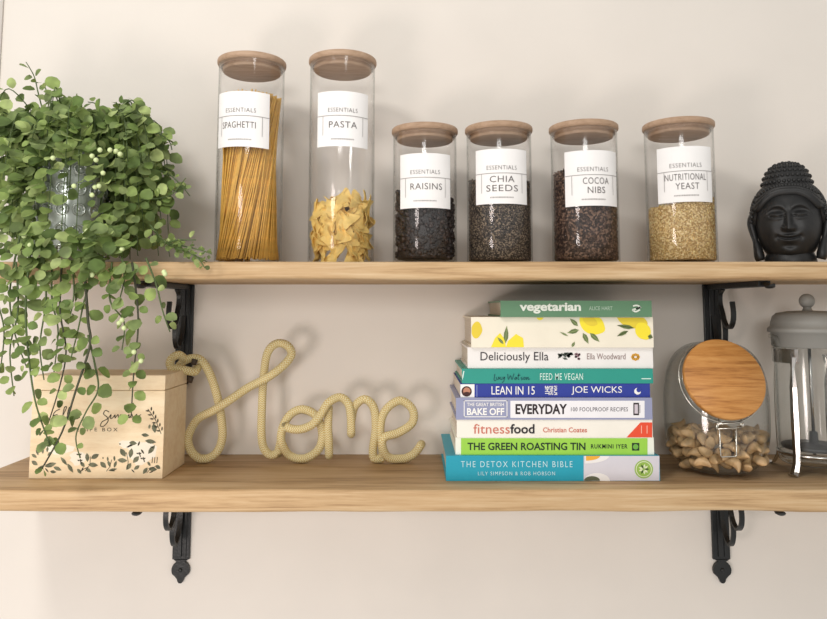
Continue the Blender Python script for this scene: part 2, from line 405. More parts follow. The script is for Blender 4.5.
# ------------------------------------------------------------------ storage jars
def jar(pxc, lidtop, halfpx, Yc, lab, words, label):
    c = P(pxc, 262, Yc); x, y = c.x, Yc; zb = Z_UT + .0003
    r = halfpx / 718 * (Yc - CAMY); rg = r * .983
    zt = PZ(lidtop, Yc - r)
    t = thing('storage_jar', (x, y, zb), label, 'jar', 'glass storage jars with wooden lids')
    mb = MB(); th = .009; c0 = (x, y, 0)
    mb.lathe([(0.0005, zb + .0035), (rg * .55, zb + .003), (rg - .006, zb + .0015), (rg - .004, zb), (rg - .0015, zb + .001), (rg, zb + .004), (rg, zt - th)], c0, 56)
    mb.build('glass_body', M['glass'], t)
    mb = MB()
    mb.lathe([(.0005, zb + .0055), (rg - .006, zb + .0055), (rg - .002, zb + .009), (rg - .001, zt - th)], c0, 56)
    mb.build('inner_wall', M['glass'], t)
    # lid
    mb = MB(); R1 = r * 1.032; b = .0028
    prof = [(.0005, zt - th)] + [(R1 - b * .6, zt - th)] + [(R1 - b + b * math.cos(a), zt - b * .9 - (th - 2 * b) - b * .9 + b * .9 * (1 + math.sin(a))) for a in (-PI / 3, -PI / 6, 0)]
    prof += [(R1, zt - b)] + [(R1 - b + b * math.cos(a), zt - b + b * math.sin(a)) for a in (PI / 6, PI / 3, PI / 2)] + [(.0005, zt)]
    mb.lathe(prof, c0, 56)
    lid = mb.build('lid', M['bamboo'], t)
    mb = MB(); R2 = rg - .004
    mb.lathe([(.0005, zt - .0185), (R2 * .93, zt - .0185), (R2 * .965, zt - .0175), (R2 * .97, zt - th)], c0, 56)
    mb.build('plug', M['bamboo'], lid)
    mb = MB(); mb.lathe([(R2 * .97, zt - .0150), (R2 * 1.03, zt - .0143), (R2 * .985, zt - .0135), (R2 * 1.03, zt - .0127), (R2 * .97, zt - .012)], c0, 56)
    mb.build('seal', M['seal'], lid)
    # label wrapped on the glass
    x0, x1, y0, y1, rot = lab
    rl = rg + .0005; ang = lambda px, py: ang_hit(px, py)
    def ang_hit(px, py):
        # angle on the cylinder hit by the view ray
        u = (px - PPX) / F; v = (py - PPY) / F; d = Vector((u, CT + v * ST, 0)); o = Vector((0, CAMY, 0)) - Vector((x, y, 0))
        a_ = d.dot(d); b_ = 2 * o.dot(d); c_ = o.dot(o) - rl * rl; dis = max(b_ * b_ - 4 * a_ * c_, 0); tt = (-b_ - math.sqrt(dis)) / (2 * a_)
        h = o + d * tt; return math.atan2(h.x, -h.y), CAMZ + tt * (ST - v * CT)
    ym = (y0 + y1) / 2; a0 = ang_hit(x0, ym)[0]; a1 = ang_hit(x1, ym)[0]; xm = (x0 + x1) / 2
    z1 = ang_hit(xm, y0)[1]; z0 = ang_hit(xm, y1)[1]
    def cyl(rr):
        def fn(u, w):      # u,w in 0..1 on the label
            a = a0 + (a1 - a0) * u; z = z0 + (z1 - z0) * w + rot * (u - .5) * (z1 - z0)
            return Vector((x + rr * math.sin(a), y - rr * math.cos(a), z))
        return fn
    f1 = cyl(rl); f2 = cyl(rl + .0004); f3 = cyl(rl + .0003)
    mb = MB(); n = 18; vs = []
    for i in range(n + 1): vs += [f1(i / n, 0), f1(i / n, 1), f3(i / n, 0), f3(i / n, 1)]
    fs = []
    for i in range(n):
        q = 4 * i; fs += [(q, q + 4, q + 5, q + 1), (q + 2, q + 3, q + 7, q + 6), (q, q + 2, q + 6, q + 4), (q + 1, q + 5, q + 7, q + 3)]
    fs += [(0, 1, 3, 2), (4 * n, 4 * n + 2, 4 * n + 3, 4 * n + 1)]
    mb.add(vs, fs, 0, False); lb = fixn(mb.build('label', M['paper'], t))
    f4 = cyl(rl + .0009)
    mb = MB()
    put_text(mb, 'ESSENTIALS', .23, .76, .62, .695, f4, 0, -.012, 0, 1.12)
    nl = len(words)
    for k, (wd_, hw, cu) in enumerate(words):
        zz, hh = (.335, .115) if nl == 1 else (.39 - k * .165, .115)
        put_text(mb, wd_, cu - hw, cu + hw, zz, zz + hh, f4, 0, -.006, 0, 1.08)
    zt_ = .13 if nl == 1 else .115; rl_ = random.Random(4); uu = .29      # the row of tiny print, too small to read
    while uu < .7:
        ul = rl_.uniform(.012, .03); ribbon(mb, [(uu, zt_), (uu + ul, zt_)], .011, f4, 1); uu += ul + .009
    def line(u0, w0, u1, w1, h):
        m2 = 12; ribbon(mb, [(u0 + (u1 - u0) * i / m2, w0 + (w1 - w0) * i / m2) for i in range(m2 + 1)], h, f4, 2)
    line(0.0, .555, 1, .555, .006); line(.13, .555, .13, .2, .0045); line(.87, .555, .87, .2, .0045)
    mb.build('lettering', [M['ink'], M['inkl'], M['inkl']], lb)
    return dict(x=x, y=y, zb=zb + .0062, r=rg - .0013, t=t, rg=rg)

JY = -.112
J1 = jar(248, 50.2, 33.6, JY, (219, 269.3, 90.8, 146.4, -.03), [('SPAGHETTI', .3, .46)], 'tall glass jar of spaghetti with wooden lid')
J2 = jar(341, 48.6, 33.6, JY, (317.8, 367.6, 91, 146.2, -.01), [('PASTA', .25, .5)], 'tall glass jar of bow-tie pasta with wooden lid')
J3 = jar(425, 121.3, 32.6, JY, (400.5, 450, 153, 207.8, 0), [('RAISINS', .285, .515)], 'short glass jar of dark raisins with wooden lid')
J4 = jar(500, 119.8, 33.2, JY, (476, 526.3, 148.6, 203.6, .0), [('CHIA', .215, .5), ('SEEDS', .28, .5)], 'short glass jar of chia seeds with wooden lid')
J5 = jar(586.2, 118.2, 33.6, JY, (565, 616.0, 150, 205.6, .01), [('COCOA', .225, .54), ('NIBS', .15, .54)], 'short glass jar of brown cocoa nibs with wooden lid')
J6 = jar(682.6, 115.6, 34, JY, (657.5, 711.2, 146, 201.8, .01), [('NUTRITIONAL', .35, .49), ('YEAST', .195, .51)], 'short glass jar of pale yellow yeast flakes with wooden lid')

def fill(J, name, yl, yr, mats, gs, n, label, cat, seed, flat=.6):
    rr = random.Random(seed); x, y, zb, r = J['x'], J['y'], J['zb'] + .0005, J['r'] - .0008
    zl = PZ(yl, y); zr = PZ(yr, y)
    top = lambda px, py: (zl + zr) / 2 + (zr - zl) / 2 * (px / r) + noise.noise(Vector((px * 60, py * 60, seed))) * .003
    mb = MB(); nn = 48; rings = [.0, .3, .6, .85, 1.0]; vs = []; fs = []
    rc = r - gs * .5
    hs = 14
    for i in range(hs + 1):
        for k in range(nn):
            a = 2 * PI * k / nn; px, py = rc * math.cos(a), rc * math.sin(a); zt = top(px, py) - gs * .5
            vs.append((x + px, y + py, zb + gs * .3 + (zt - zb - gs * .3) * i / hs))
    for i in range(hs):
        for k in range(nn): k2 = (k + 1) % nn; fs.append((i * nn + k, i * nn + k2, (i + 1) * nn + k2, (i + 1) * nn + k))
    fs.append(tuple(range(nn - 1, -1, -1)))
    prev = hs * nn
    for q in (.8, .5, .2):
        st = len(vs)
        for k in range(nn):
            a = 2 * PI * k / nn; px, py = rc * q * math.cos(a), rc * q * math.sin(a); vs.append((x + px, y + py, top(px, py) - gs * .5))
        for k in range(nn): k2 = (k + 1) % nn; fs.append((prev + k, prev + k2, st + k2, st + k))
        prev = st
    fs.append(tuple(prev + k for k in range(nn)))
    mb.add(vs, fs, 0, True)
    for i in range(n):
        if i < n * .82:
            a = rr.uniform(PI * .96, 2.04 * PI); q = r - gs * .45; px, py = q * math.cos(a), q * math.sin(a); pz = zb + gs * .5 + rr.random() * (top(px, py) - zb - gs * .5)
        else:
            a = rr.uniform(0, 2 * PI); q = (r - gs * .5) * math.sqrt(rr.random()); px, py = q * math.cos(a), q * math.sin(a); pz = top(px, py)
        s = gs * rr.uniform(.35, .55)
        mb.ball((x + px, y + py, pz), (s, s * flat, s * .8), rr.randrange(len(mats)), 6 if gs < .004 else 8, 4 if gs < .004 else 5, Euler((rr.random() * 6, rr.random() * 6, rr.random() * 6)).to_matrix())
    o = mb.build(name, mats, org=(x, y, zb)); tag(o, label, cat, None, 'stuff'); return o
def tone(nm, c, rough=.55): return mat(nm, c, rough, var=.15, vscale=150, spec=.35)
fill(J3, 'raisins', 192, 202, [M['raisin'], M['raisin2']], .0085, 420, 'wrinkled dark raisins filling the lower part of the short jar', 'raisins', 3, .75)
fill(J4, 'chia_seeds', 182, 183, [M['chia'], tone('dark_chia', (40, 36, 35)), tone('grey_chia', (70, 62, 57)), tone('dull_chia', (58, 51, 47)), tone('pale_chia', (136, 118, 98))], .0019, 2000, 'tiny grey and black chia seeds filling the short jar', 'chia seeds', 4)
fill(J5, 'cocoa_nibs', 174, 170, [M['nibs'], tone('dark_nib', (46, 34, 31)), tone('brown_nib', (80, 60, 50)), tone('pale_nib', (118, 94, 80))], .0028, 1600, 'crushed brown cocoa nibs filling the short jar', 'cocoa nibs', 5, .5)
fill(J6, 'yeast_flakes', 209, 199, [M['yeast'], tone('gold_flake', (216, 184, 120)), tone('pale_flake', (238, 212, 158)), tone('tan_flake', (176, 140, 86))], .0026, 2000, 'pale golden yeast flakes half filling the short jar', 'yeast flakes', 6, .35)

# spaghetti: every strand an object
L0 = PZ(96, JY) - J1['zb'] - .003
mb = MB(); mb.tube([(0, 0, 0), (0, 0, L0 * .5), (0, 0, L0)], .00105, 6); sp = mb.build('spaghetti_strand', M['spag'], org=(0, 0, 0)); spm = sp.data
bpy.data.objects.remove(sp)
Rb = J1['r'] - .0022
def strand(am, rad, delta, dl, sh):
    a0 = am - delta / 2; a1 = am + delta / 2
    p0 = Vector((rad * math.sin(a0), -rad * math.cos(a0), 0)); p1 = Vector((rad * sh * math.sin(a1), -rad * sh * math.cos(a1), L0))
    d = (p1 - p0).normalized(); o = bpy.data.objects.new('spaghetti_strand', spm); COL.objects.link(o)
    o.rotation_mode = 'QUATERNION'; o.rotation_quaternion = d.to_track_quat('Z', 'Y')
    o.location = Vector((J1['x'], J1['y'], J1['zb'] + .0006 + dl)) + p0
    tag(o, 'thin dry yellow spaghetti strand standing in the tall jar', 'spaghetti', 'spaghetti strands in the tall jar')
for lay, (cnt, rad) in enumerate(((124, 1.0), (96, .9), (50, .78))):
    for i in range(cnt):
        am = (-PI + 2 * PI * (i + R.uniform(-.3, .3)) / (cnt - 1)) * (.72 if lay < 2 else .5)
        strand(am, Rb * rad * R.uniform(.97, 1), math.radians(R.gauss(80, 12 + 4 * lay)), R.uniform(-.000, .004), R.uniform(.96, 1))

# farfalle
def farfalle_mesh():
    bm = bmesh.new(); nx, ny = 13, 9; L = .0195; g = []
    for i in range(nx):
        u = -1 + 2 * i / (nx - 1); hw = .0054 + .0086 * min(1, abs(u) * 1.25) ** 1.2; row = []
        for j in range(ny):
            w = -1 + 2 * j / (ny - 1); zig = (.0012 if (j % 2) else -.0006) if i in (0, nx - 1) else 0
            x = u * L + math.copysign(zig, u) * (1 if i in (0, nx - 1) else 0)
            pinch = math.exp(-(u / .34) ** 2); z = pinch * .0046 * math.cos(w * PI * 1.5) + .0022 * abs(u) * math.sin(w * PI) + .0018 * u * w + .0016 * math.sin(u * 3)
            row.append(bm.verts.new((x, hw * w * (1 - .15 * pinch), z)))
        g.append(row)
    for i in range(nx - 1):
        for j in range(ny - 1): bm.faces.new((g[i][j], g[i + 1][j], g[i + 1][j + 1], g[i][j + 1]))
    bmesh.ops.recalc_face_normals(bm, faces=bm.faces[:]); bmesh.ops.solidify(bm, geom=bm.faces[:], thickness=.0011)
    bm.normal_update(); bmesh.ops.split_edges(bm, edges=[e for e in bm.edges if len(e.link_faces) == 2 and e.calc_face_angle(0) > 1.0])
    me = bpy.data.meshes.new('farfalle'); bm.to_mesh(me); bm.free()
    for p in me.polygons: p.use_smooth = True
    me.materials.append(M['farf']); return me
fm = farfalle_mesh()
zl, zr = PZ(212, JY), PZ(199, JY); rr = random.Random(21); zb = J2['zb']
k = 0; rows = 6
for lvl in range(rows + 1):
    cnt = 11
    for i in range(cnt):
        a = 2 * PI * (i + .5 * (lvl % 2) + rr.uniform(-.2, .2)) / cnt
        if math.sin(a) > .3 and lvl < rows: continue
        rad = J2['r'] - rr.uniform(.0085, .0125); px, py = rad * math.cos(a), rad * math.sin(a)
        ztop = (zl + zr) / 2 + (zr - zl) / 2 * (px / J2['r'])
        z = zb + .012 + (ztop - zb - .018) * (lvl + rr.uniform(-.25, .25)) / rows
        z = max(z, zb + .012)
        o = bpy.data.objects.new('farfalle', fm); COL.objects.link(o)
        # face roughly outwards, spun at random
        q = Vector((math.cos(a), math.sin(a), rr.uniform(-.25, .45))).to_track_quat('Z', 'Y').to_matrix()
        spin = Matrix.Rotation(rr.uniform(0, PI), 3, 'Z') @ Matrix.Rotation(rr.uniform(-.4, .4), 3, 'X')
        o.rotation_euler = (q @ spin).to_euler(); o.location = (J2['x'] + px, J2['y'] + py, z)
        tag(o, 'yellow bow-tie pasta piece lying in the tall jar', 'pasta', 'bow-tie pasta in the tall jar')
for i in range(8):
    a = rr.uniform(0, 2 * PI); rad = rr.uniform(.005, .02); px, py = rad * math.cos(a), rad * math.sin(a)
    ztop = (zl + zr) / 2 + (zr - zl) / 2 * (px / J2['r']); o = bpy.data.objects.new('farfalle', fm); COL.objects.link(o)
    o.rotation_euler = (rr.uniform(.5, 1.3), rr.uniform(-.4, .4), rr.uniform(0, 6)); o.location = (J2['x'] + px, J2['y'] + py, ztop - .004 + rr.uniform(0, .006))
    tag(o, 'yellow bow-tie pasta piece lying in the tall jar', 'pasta', 'bow-tie pasta in the tall jar')

# ------------------------------------------------------------------ black head statue
def statue():
    Y = -.115; ctr = P(790.5, 262, Y); phi = -math.atan2(ctr.x, Y - CAMY)
    loc = Vector((ctr.x, Y, Z_UT + .0003))
    t = thing('head_statue', loc, 'matte black serene head statue with curled hair beside the yeast jar', 'statue', None, phi)
    k = 1 / 680; kx = 1 / 692 / 1.08
    zoff = Z_UT - PZ(262, Y) + .0003
    L = lambda x, y, z: loc + Vector((x * kx, y * kx, z * k))      # px-like units: z above the base, y<0 is the front
    eye = 262 - 214.5
    gz = lambda a, s: math.exp(-(a / s) ** 2)
    def face_d(x, z):
        z = z - eye; ax = abs(x); d = 0
        # nose
        if z > -14.5: h = 1.2 + max(0, min(1, (5 - z) / 19)) * 7.5
        else: h = 8.7 * math.exp(-((z + 14.5) / 1.6) ** 2)
        if z > 5: h = 1.2 * math.exp(-((z - 5) / 6) ** 2)
        sig = 2.0 + max(0, min(1, (2 - z) / 16)) * 1.5
        d += h * gz(x, sig)
        d += 3.0 * gz(ax - 4.6, 1.9) * gz(z + 13, 2.2)
        # brow arcs joining the nose
        if 1 < ax < 24:
            zb = 9.0 - ((ax - 11) / 10) ** 2 * 6.0; dz = z - zb
            d += (2.4 * gz(dz, 1.5) if dz < 0 else 2.4 * gz(dz, 4.5)) * min(1, (24 - ax) / 5) * min(1, (ax - 1) / 2)
        d -= 3.4 * gz(ax - 10.5, 7.2) * gz(z - 3.6, 3.4)
        d += 3.4 * gz(ax - 11, 5.6) * gz(z - .2, 3.2)
        if 3.5 < ax < 18.5:
            zs = -2.2 + ((ax - 11) / 7.5) ** 2 * 1.6; d -= 2.0 * gz(z - zs, .75); d += .8 * gz(z - zs + 2, 1.0)
        d -= 1.2 * gz(ax - 5, 2.4) * gz(z + 3, 4)
        # mouth
        smile = (ax / 9.5) ** 2 * 2.0
        d += 3.4 * gz(x, 7.0) * gz(z + 20.6 - smile, 1.5) * (1 - .25 * gz(x, 1.2))
        d += 3.6 * gz(x, 5.6) * gz(z + 25.2 - smile * .6, 1.9)
        if ax < 11: d -= 2.4 * gz(z + 22.8 - smile, .8)
        d -= 1.6 * gz(ax - 11.5, 2.0) * gz(z + 21.5, 2.4)
        d -= 1.8 * gz(x, 6) * gz(z + 29.6, 2.0)
        d += 3.2 * gz(x, 7) * gz(z + 36, 4.2)
        d += 2.0 * gz(ax - 17, 8) * gz(z + 13, 9)
        d -= .9 * gz(x, .9) * gz(z + 17, 2)
        return d
    # skull
    nu, nv = 220, 170; vs = []; zc = 43.0
    for j in range(nv + 1):
        b = -PI / 2 + PI * j / nv
        for i in range(nu):
            a = 2 * PI * i / nu; ca, sa = math.cos(a), math.sin(a); cb, sb = math.cos(b), math.sin(b)
            e = .86 if sb > 0 else .52
            f = lambda v, e: math.copysign(abs(v) ** e, v)
            hz = 37 if sb > 0 else 37.5
            wz = 32.3 * (1 - .10 * max(0, -sb) ** 1.5)
            x = wz * f(ca, .9) * f(cb, e); y = 34 * f(sa, .92) * f(cb, e); z = zc + hz * f(sb, .93)
            if y < 0:
                wgt = min(1, -y / 12); y -= face_d(x, z) * wgt * max(0, min(1, (33 - abs(x)) / 6))
            vs.append(L(x, y, z))
    fs = [(j * nu + i, j * nu + (i + 1) % nu, (j + 1) * nu + (i + 1) % nu, (j + 1) * nu + i) for j in range(nv) for i in range(nu)]
    mb = MB(); mb.add(vs, fs, 0, True); fixn(mb.build('face', M['black'], t))
    # hair cap with a plain double band at the hairline and rows of curls
    hairline = lambda ax: 70.0 - (ax / 31.0) ** 3 * 16
    mb = MB(); vs = []; nu2, nv2 = 120, 60
    def hp(a, b, ex=0):
        f = lambda v, e: math.copysign(abs(v) ** e, v)
        return (36.6 + ex) * f(math.cos(a), .9) * f(math.cos(b), .76), (38.5 + ex) * f(math.sin(a), .92) * f(math.cos(b), .76), 44 + (38.5 + ex) * f(math.sin(b), .93)
    def lowb(a):
        # lowest latitude of the hair at azimuth a
        fr = max(0, -math.sin(a)); side = 1 - fr
        x = 36.6 * math.cos(a)
        zt = hairline(min(31, abs(x))) if fr > .35 else None
        if zt is None: zt = 49 - (.35 - fr) * 46
        s = max(-.9, min(.97, (zt - 44) / 38.5)); return math.asin(math.copysign(abs(s) ** (1 / .93), s))
    for j in range(nv2 + 1):
        for i in range(nu2):
            a = 2 * PI * i / nu2; lb = lowb(a); b = lb + (PI / 2 - lb) * j / nv2
            q = j / nv2; ex = -4.0 if j == 0 else (1.0 if .05 < q < .14 else (-.6 if .14 <= q < .18 else (.9 if .18 <= q < .27 else 0)))
            vs.append(L(*hp(a, b, ex)))
    fs = [(j * nu2 + i, j * nu2 + (i + 1) % nu2, (j + 1) * nu2 + (i + 1) % nu2, (j + 1) * nu2 + i) for j in range(nv2) for i in range(nu2)]
    mb.add(vs, fs, 0, True)
    for row in range(13):
        q = .32 + .66 * row / 13
        cnt = max(8, int(66 * math.cos(q * PI / 2 * .92)))
        for i in range(cnt):
            a = 2 * PI * (i + .5 * (row % 2)) / cnt; lb = lowb(a); b = lb + (PI / 2 - lb) * q
            mb.ball(L(*hp(a, b, .6)), 2.05 * kx, 0, 8, 5)
    for row in range(9):                     # curls on the sides behind the ears
        for i in range(40):
            a = math.radians(-18) + math.radians(216) * i / 39
            b = lowb(a) + .03 + row * .11
            if row < 8 and b < .7: mb.ball(L(*hp(a, b, .4)), 2.0 * kx, 0, 8, 5)
    hair = mb.build('hair', M['black'], t)
    # top knot
    mb = MB(); z0 = 74; w = 25; h = 28
    prof = [(w * kx * math.cos(a) ** .8, (z0 + h * math.sin(a)) * k) for a in [PI / 2 * i / 12 * .985 for i in range(13)]]
    mb.lathe(prof, loc, 40)
    for row in range(7):
        b = PI / 2 * (row + .2) / 7; cnt = max(5, int(34 * math.cos(b)))
        for i in range(cnt):
            a = 2 * PI * (i + .5 * (row % 2)) / cnt
            mb.ball(L(w * math.cos(b) ** .8 * math.cos(a), w * math.cos(b) ** .8 * math.sin(a), z0 + h * math.sin(b)), 2.1 * kx, 0, 8, 5)
    mb.ball(L(0, 0, z0 + h), 2.2 * kx, 0, 8, 5)
    mb.build('top_knot', M['black'], t)
    for s in (-1, 1):
        mb = MB()
        pts = smoothpath([L(s * 34, -2, 53), L(s * 36, -2, 50), L(s * 36.8, -2, 43), L(s * 35, -4, 34), L(s * 32.5, -7, 24), L(s * 30.5, -9, 15), L(s * 29.5, -10, 9), L(s * 28.5, -10, 5.5)], 5)
        n = len(pts); rs = [(2.2 + 2.6 * math.sin(PI * min(1, (i / n) * 1.6)) if i < n * .55 else 3.8 + 2.4 * math.sin(PI * (i / n - .55) / .5)) * kx for i in range(n)]
        mb.tube(pts, rs, 12, flat=(1.5, .85))
        pts = smoothpath([L(s * 37.5, -6, 49), L(s * 39.2, -6.5, 43), L(s * 37.5, -8, 34), L(s * 34.5, -11, 24), L(s * 33, -13, 14)], 5)
        mb.tube(pts, 1.1 * kx, 8)
        mb.build('ear', M['black'], t)
    mb = MB(); mb.lathe([(.0005, 0), (25 * kx, 0), (26 * kx, 1.5 * k), (25 * kx, 8 * k), (22 * kx, 14 * k)], loc, 40); mb.build('neck', M['black'], t)
    t.scale = (1, 1, 1)
statue()

# ------------------------------------------------------------------ recipe box
def recipe_box():
    zb = Z_LT + .0003
    A = G(28.5, 476.8, zb); B = G(162.3, 478.7, zb); yf = B.y; x0 = PXX(28.5, 477, yf); x1 = B.x
    yb = G(184.5, 463.5, zb).y
    zt = PZ(375.3, yf); zl = PZ(390.5, yf)
    t = thing('recipe_box', ((x0 + x1) / 2, (yf + yb) / 2, zb), 'pale wooden recipe box with printed leaves under the hanging plant', 'box')
    mb = MB(); mb.box(x0, x1, yf, yb, zb, zl - .0004, bev=.0008); mb.build('body', M['birch'], t)
    mb = MB(); mb.box(x0, x1, yf, yb, zl + .0004, zt, bev=.0012); mb.box(x0 + .003, x1 - .003, yf + .003, yb - .003, zl - .0005, zl + .002); mb.build('lid', M['birch'], t)
    fn = lambda px, py: P(px, py, yf - .0004)
    fn2 = lambda px, py: P(px, py, yf - .0002)
    mb = MB(); I = sp2
    w = .42
    for st in ([(56, 411), (53.5, 414), (52.5, 420.5), (58, 419.8)], [(52.8, 415.6), (57.5, 414.6)], [(56, 410.8), (60, 409)],
               [(61, 419), (65, 411), (66.5, 407), (64.5, 407.5), (63, 414), (63.5, 419.5), (66, 418.5)],
               [(66, 418.5), (70, 411), (71, 407), (69, 408), (67.5, 414), (68, 419.5), (70, 418.5), (74, 415), (72.5, 414), (71, 417), (72.5, 419), (76, 416), (76.5, 419), (80, 417)],
               [(109, 412), (105.5, 410.5), (103.5, 414), (107, 417), (108, 421), (104, 426), (100.5, 426), (102, 422), (108, 418.5), (111, 414.5), (110.5, 418.5), (113, 417.5), (115, 414.8), (115, 418), (118, 414.5), (118.5, 418), (121, 414.5), (122, 418), (124.5, 415), (123.5, 418), (127, 417), (129, 414.5), (129, 418), (132, 414.5), (133, 417.5), (137, 414), (134, 419), (141, 414.5)]):
        ribbon(mb, I(st, 5), w, fn, 0)
    mb2 = lambda px, py: fn(px, py)
    put_text(mb, 'RECIPE BOX', 71.5, 117.5, 431.4, 427.8, fn, 0, .0, 0, 1.5)
    mb.build('lettering', M['printd'], t)
    # white wash behind part of the garland, then leaf sprigs
    mb = MB()
    for (cx, cy, rx, ry) in ((78, 458, 8, 7), (142, 452, 14, 12), (126, 444, 7, 4), (60, 449, 14, 5)):
        n = 16; mb.add([fn2(cx + rx * math.cos(2 * PI * k / n) * (1 + .2 * math.sin(3 * k)), cy + ry * math.sin(2 * PI * k / n) * (1 + .2 * math.cos(5 * k))) for k in range(n)], [tuple(range(n))], 0)
    mb.build('wash_print', M['wash'], t)
    mb = MB(); rr = random.Random(5)
    def lf(cx, cy, ang, l, wd, mi=0):
        ca, sa = math.cos(ang), math.sin(ang); pts = []
        for u, v in ((0, 0), (.25, .38), (.5, .5), (.75, .34), (1, 0), (.75, -.34), (.5, -.5), (.25, -.38)):
            a, b = u * l, v * wd; pts.append(fn(cx + a * ca - b * sa, cy + a * sa + b * ca))
        mb.add(pts, [tuple(range(8))], mi)
    def sprig(x, y, ang, n, l, wd, step):
        step *= 1.2
        ca, sa = math.cos(ang), math.sin(ang); ribbon(mb, [(x, y), (x + ca * step * n, y + sa * step * n)], .35, fn, 1)
        for i in range(n):
            for s in (-1, 1): lf(x + ca * step * (i + .6), y + sa * step * (i + .6), ang + s * rr.uniform(.8, 1.1), l * rr.uniform(.8, 1.0), wd * .85, 1 if rr.random() < .12 else 0)
        lf(x + ca * step * n, y + sa * step * n, ang, l, wd)
    cvx = lambda a, b: (a / 3.76, 350 + b / 3.76)
    def cl(a, b, ang, l, wd, mi=0):
        x, y = cvx(a, b); l /= 3.76; wd /= 3.76; lf(x - l / 2 * math.cos(ang), y - l / 2 * math.sin(ang), ang, l, wd, mi)
    for k in range(6):
        fa, fb = 604 - k * 8, 308 - k * 15; cl(fa - 9, fb - 4, .2 + 3.0, 17, 6, 1); cl(fa + 5, fb - 12, -1.5, 17, 6, 1)
    ribbon(mb, [cvx(606, 316), cvx(584, 262), cvx(556, 222)], .3, fn, 1)
    for q in ((462, 386, 1.0, 36, 20), (492, 388, 1.75, 38, 18), (460, 415, .1, 38, 18), (511, 412, 2.3, 34, 18), (484, 438, 2.2, 32, 17), (514, 442, 2.5, 26, 14),
              (328, 404, 1.5, 34, 16), (357, 400, -.5, 34, 18), (350, 432, .1, 38, 18), (310, 430, .9, 26, 14), (332, 452, .6, 26, 14), (298, 456, .9, 24, 13),
              (388, 432, .8, 32, 18), (410, 428, 1.2, 26, 11), (433, 430, 1.9, 28, 11), (424, 450, -.2, 34, 10), (405, 410, 1.5, 18, 7), (430, 408, 1.5, 20, 8),
              (500, 350, .1, 30, 17), (566, 344, .15, 42, 17), (570, 374, -.9, 42, 17), (546, 320, .1, 30, 14), (580, 294, 1.4, 36, 19), (562, 288, 1.8, 18, 9),
              (546, 454, 2.2, 30, 15), (574, 448, .1, 34, 17), (594, 440, .6, 22, 15), (560, 428, 1.0, 20, 10),
              (130, 425, .6, 28, 16), (150, 446, -.7, 42, 15), (190, 432, -.3, 46, 18), (216, 446, .4, 34, 15), (240, 418, .9, 40, 13), (264, 444, 1.0, 40, 15), (200, 458, .1, 24, 12),
              (140, 384, 1.3, 26, 10), (160, 378, 1.5, 26, 10), (178, 374, 1.7, 22, 9), (128, 398, .6, 24, 12), (186, 390, 2.4, 22, 10)): cl(*q)
    for q in ((522, 352, -1.2, 20, 7), (536, 382, 1.0, 22, 7), (572, 366, .3, 16, 4), (500, 455, .8, 18, 5), (570, 458, -.4, 22, 5), (310, 448, -1.2, 18, 6), (424, 454, .1, 20, 4), (176, 452, .9, 22, 5)): cl(*q, 1)
    for a in ([(478, 448), (482, 420), (476, 388)], [(320, 456), (338, 432), (340, 400)], [(400, 456), (412, 440), (420, 412)], [(300, 458), (318, 446), (330, 440)], [(552, 462), (566, 446), (588, 436)], [(130, 458), (160, 436), (196, 424)]):
        ribbon(mb, [cvx(*q) for q in a], .28, fn, 1)
    for (x, y) in ((79, 453), (80, 459), (139, 452), (143, 457)): ribbon(mb, [(x, y), (x + 1.5, y + 5)], .5, fn, 1); lf(x, y + 2, -.4, 3, 1.4, 1); lf(x, y + 2, 3.5, 3, 1.4, 1)
    for (x, y) in ((120, 444), (103, 458), (126, 453)): n = 8; mb.add([fn(x + .8 * math.cos(k * PI / 4), y + .8 * math.sin(k * PI / 4)) for k in range(n)], [tuple(range(n))], 0)
    for k in range(3): ribbon(mb, [(152 + k * 2.4, 463), (152.5 + k * 2.4, 457)], .35, fn, 1)
    mb.build('leaf_print', [M['print'], M['printd']], t)
    return x0, x1, yf, yb, zt
BOX = recipe_box()

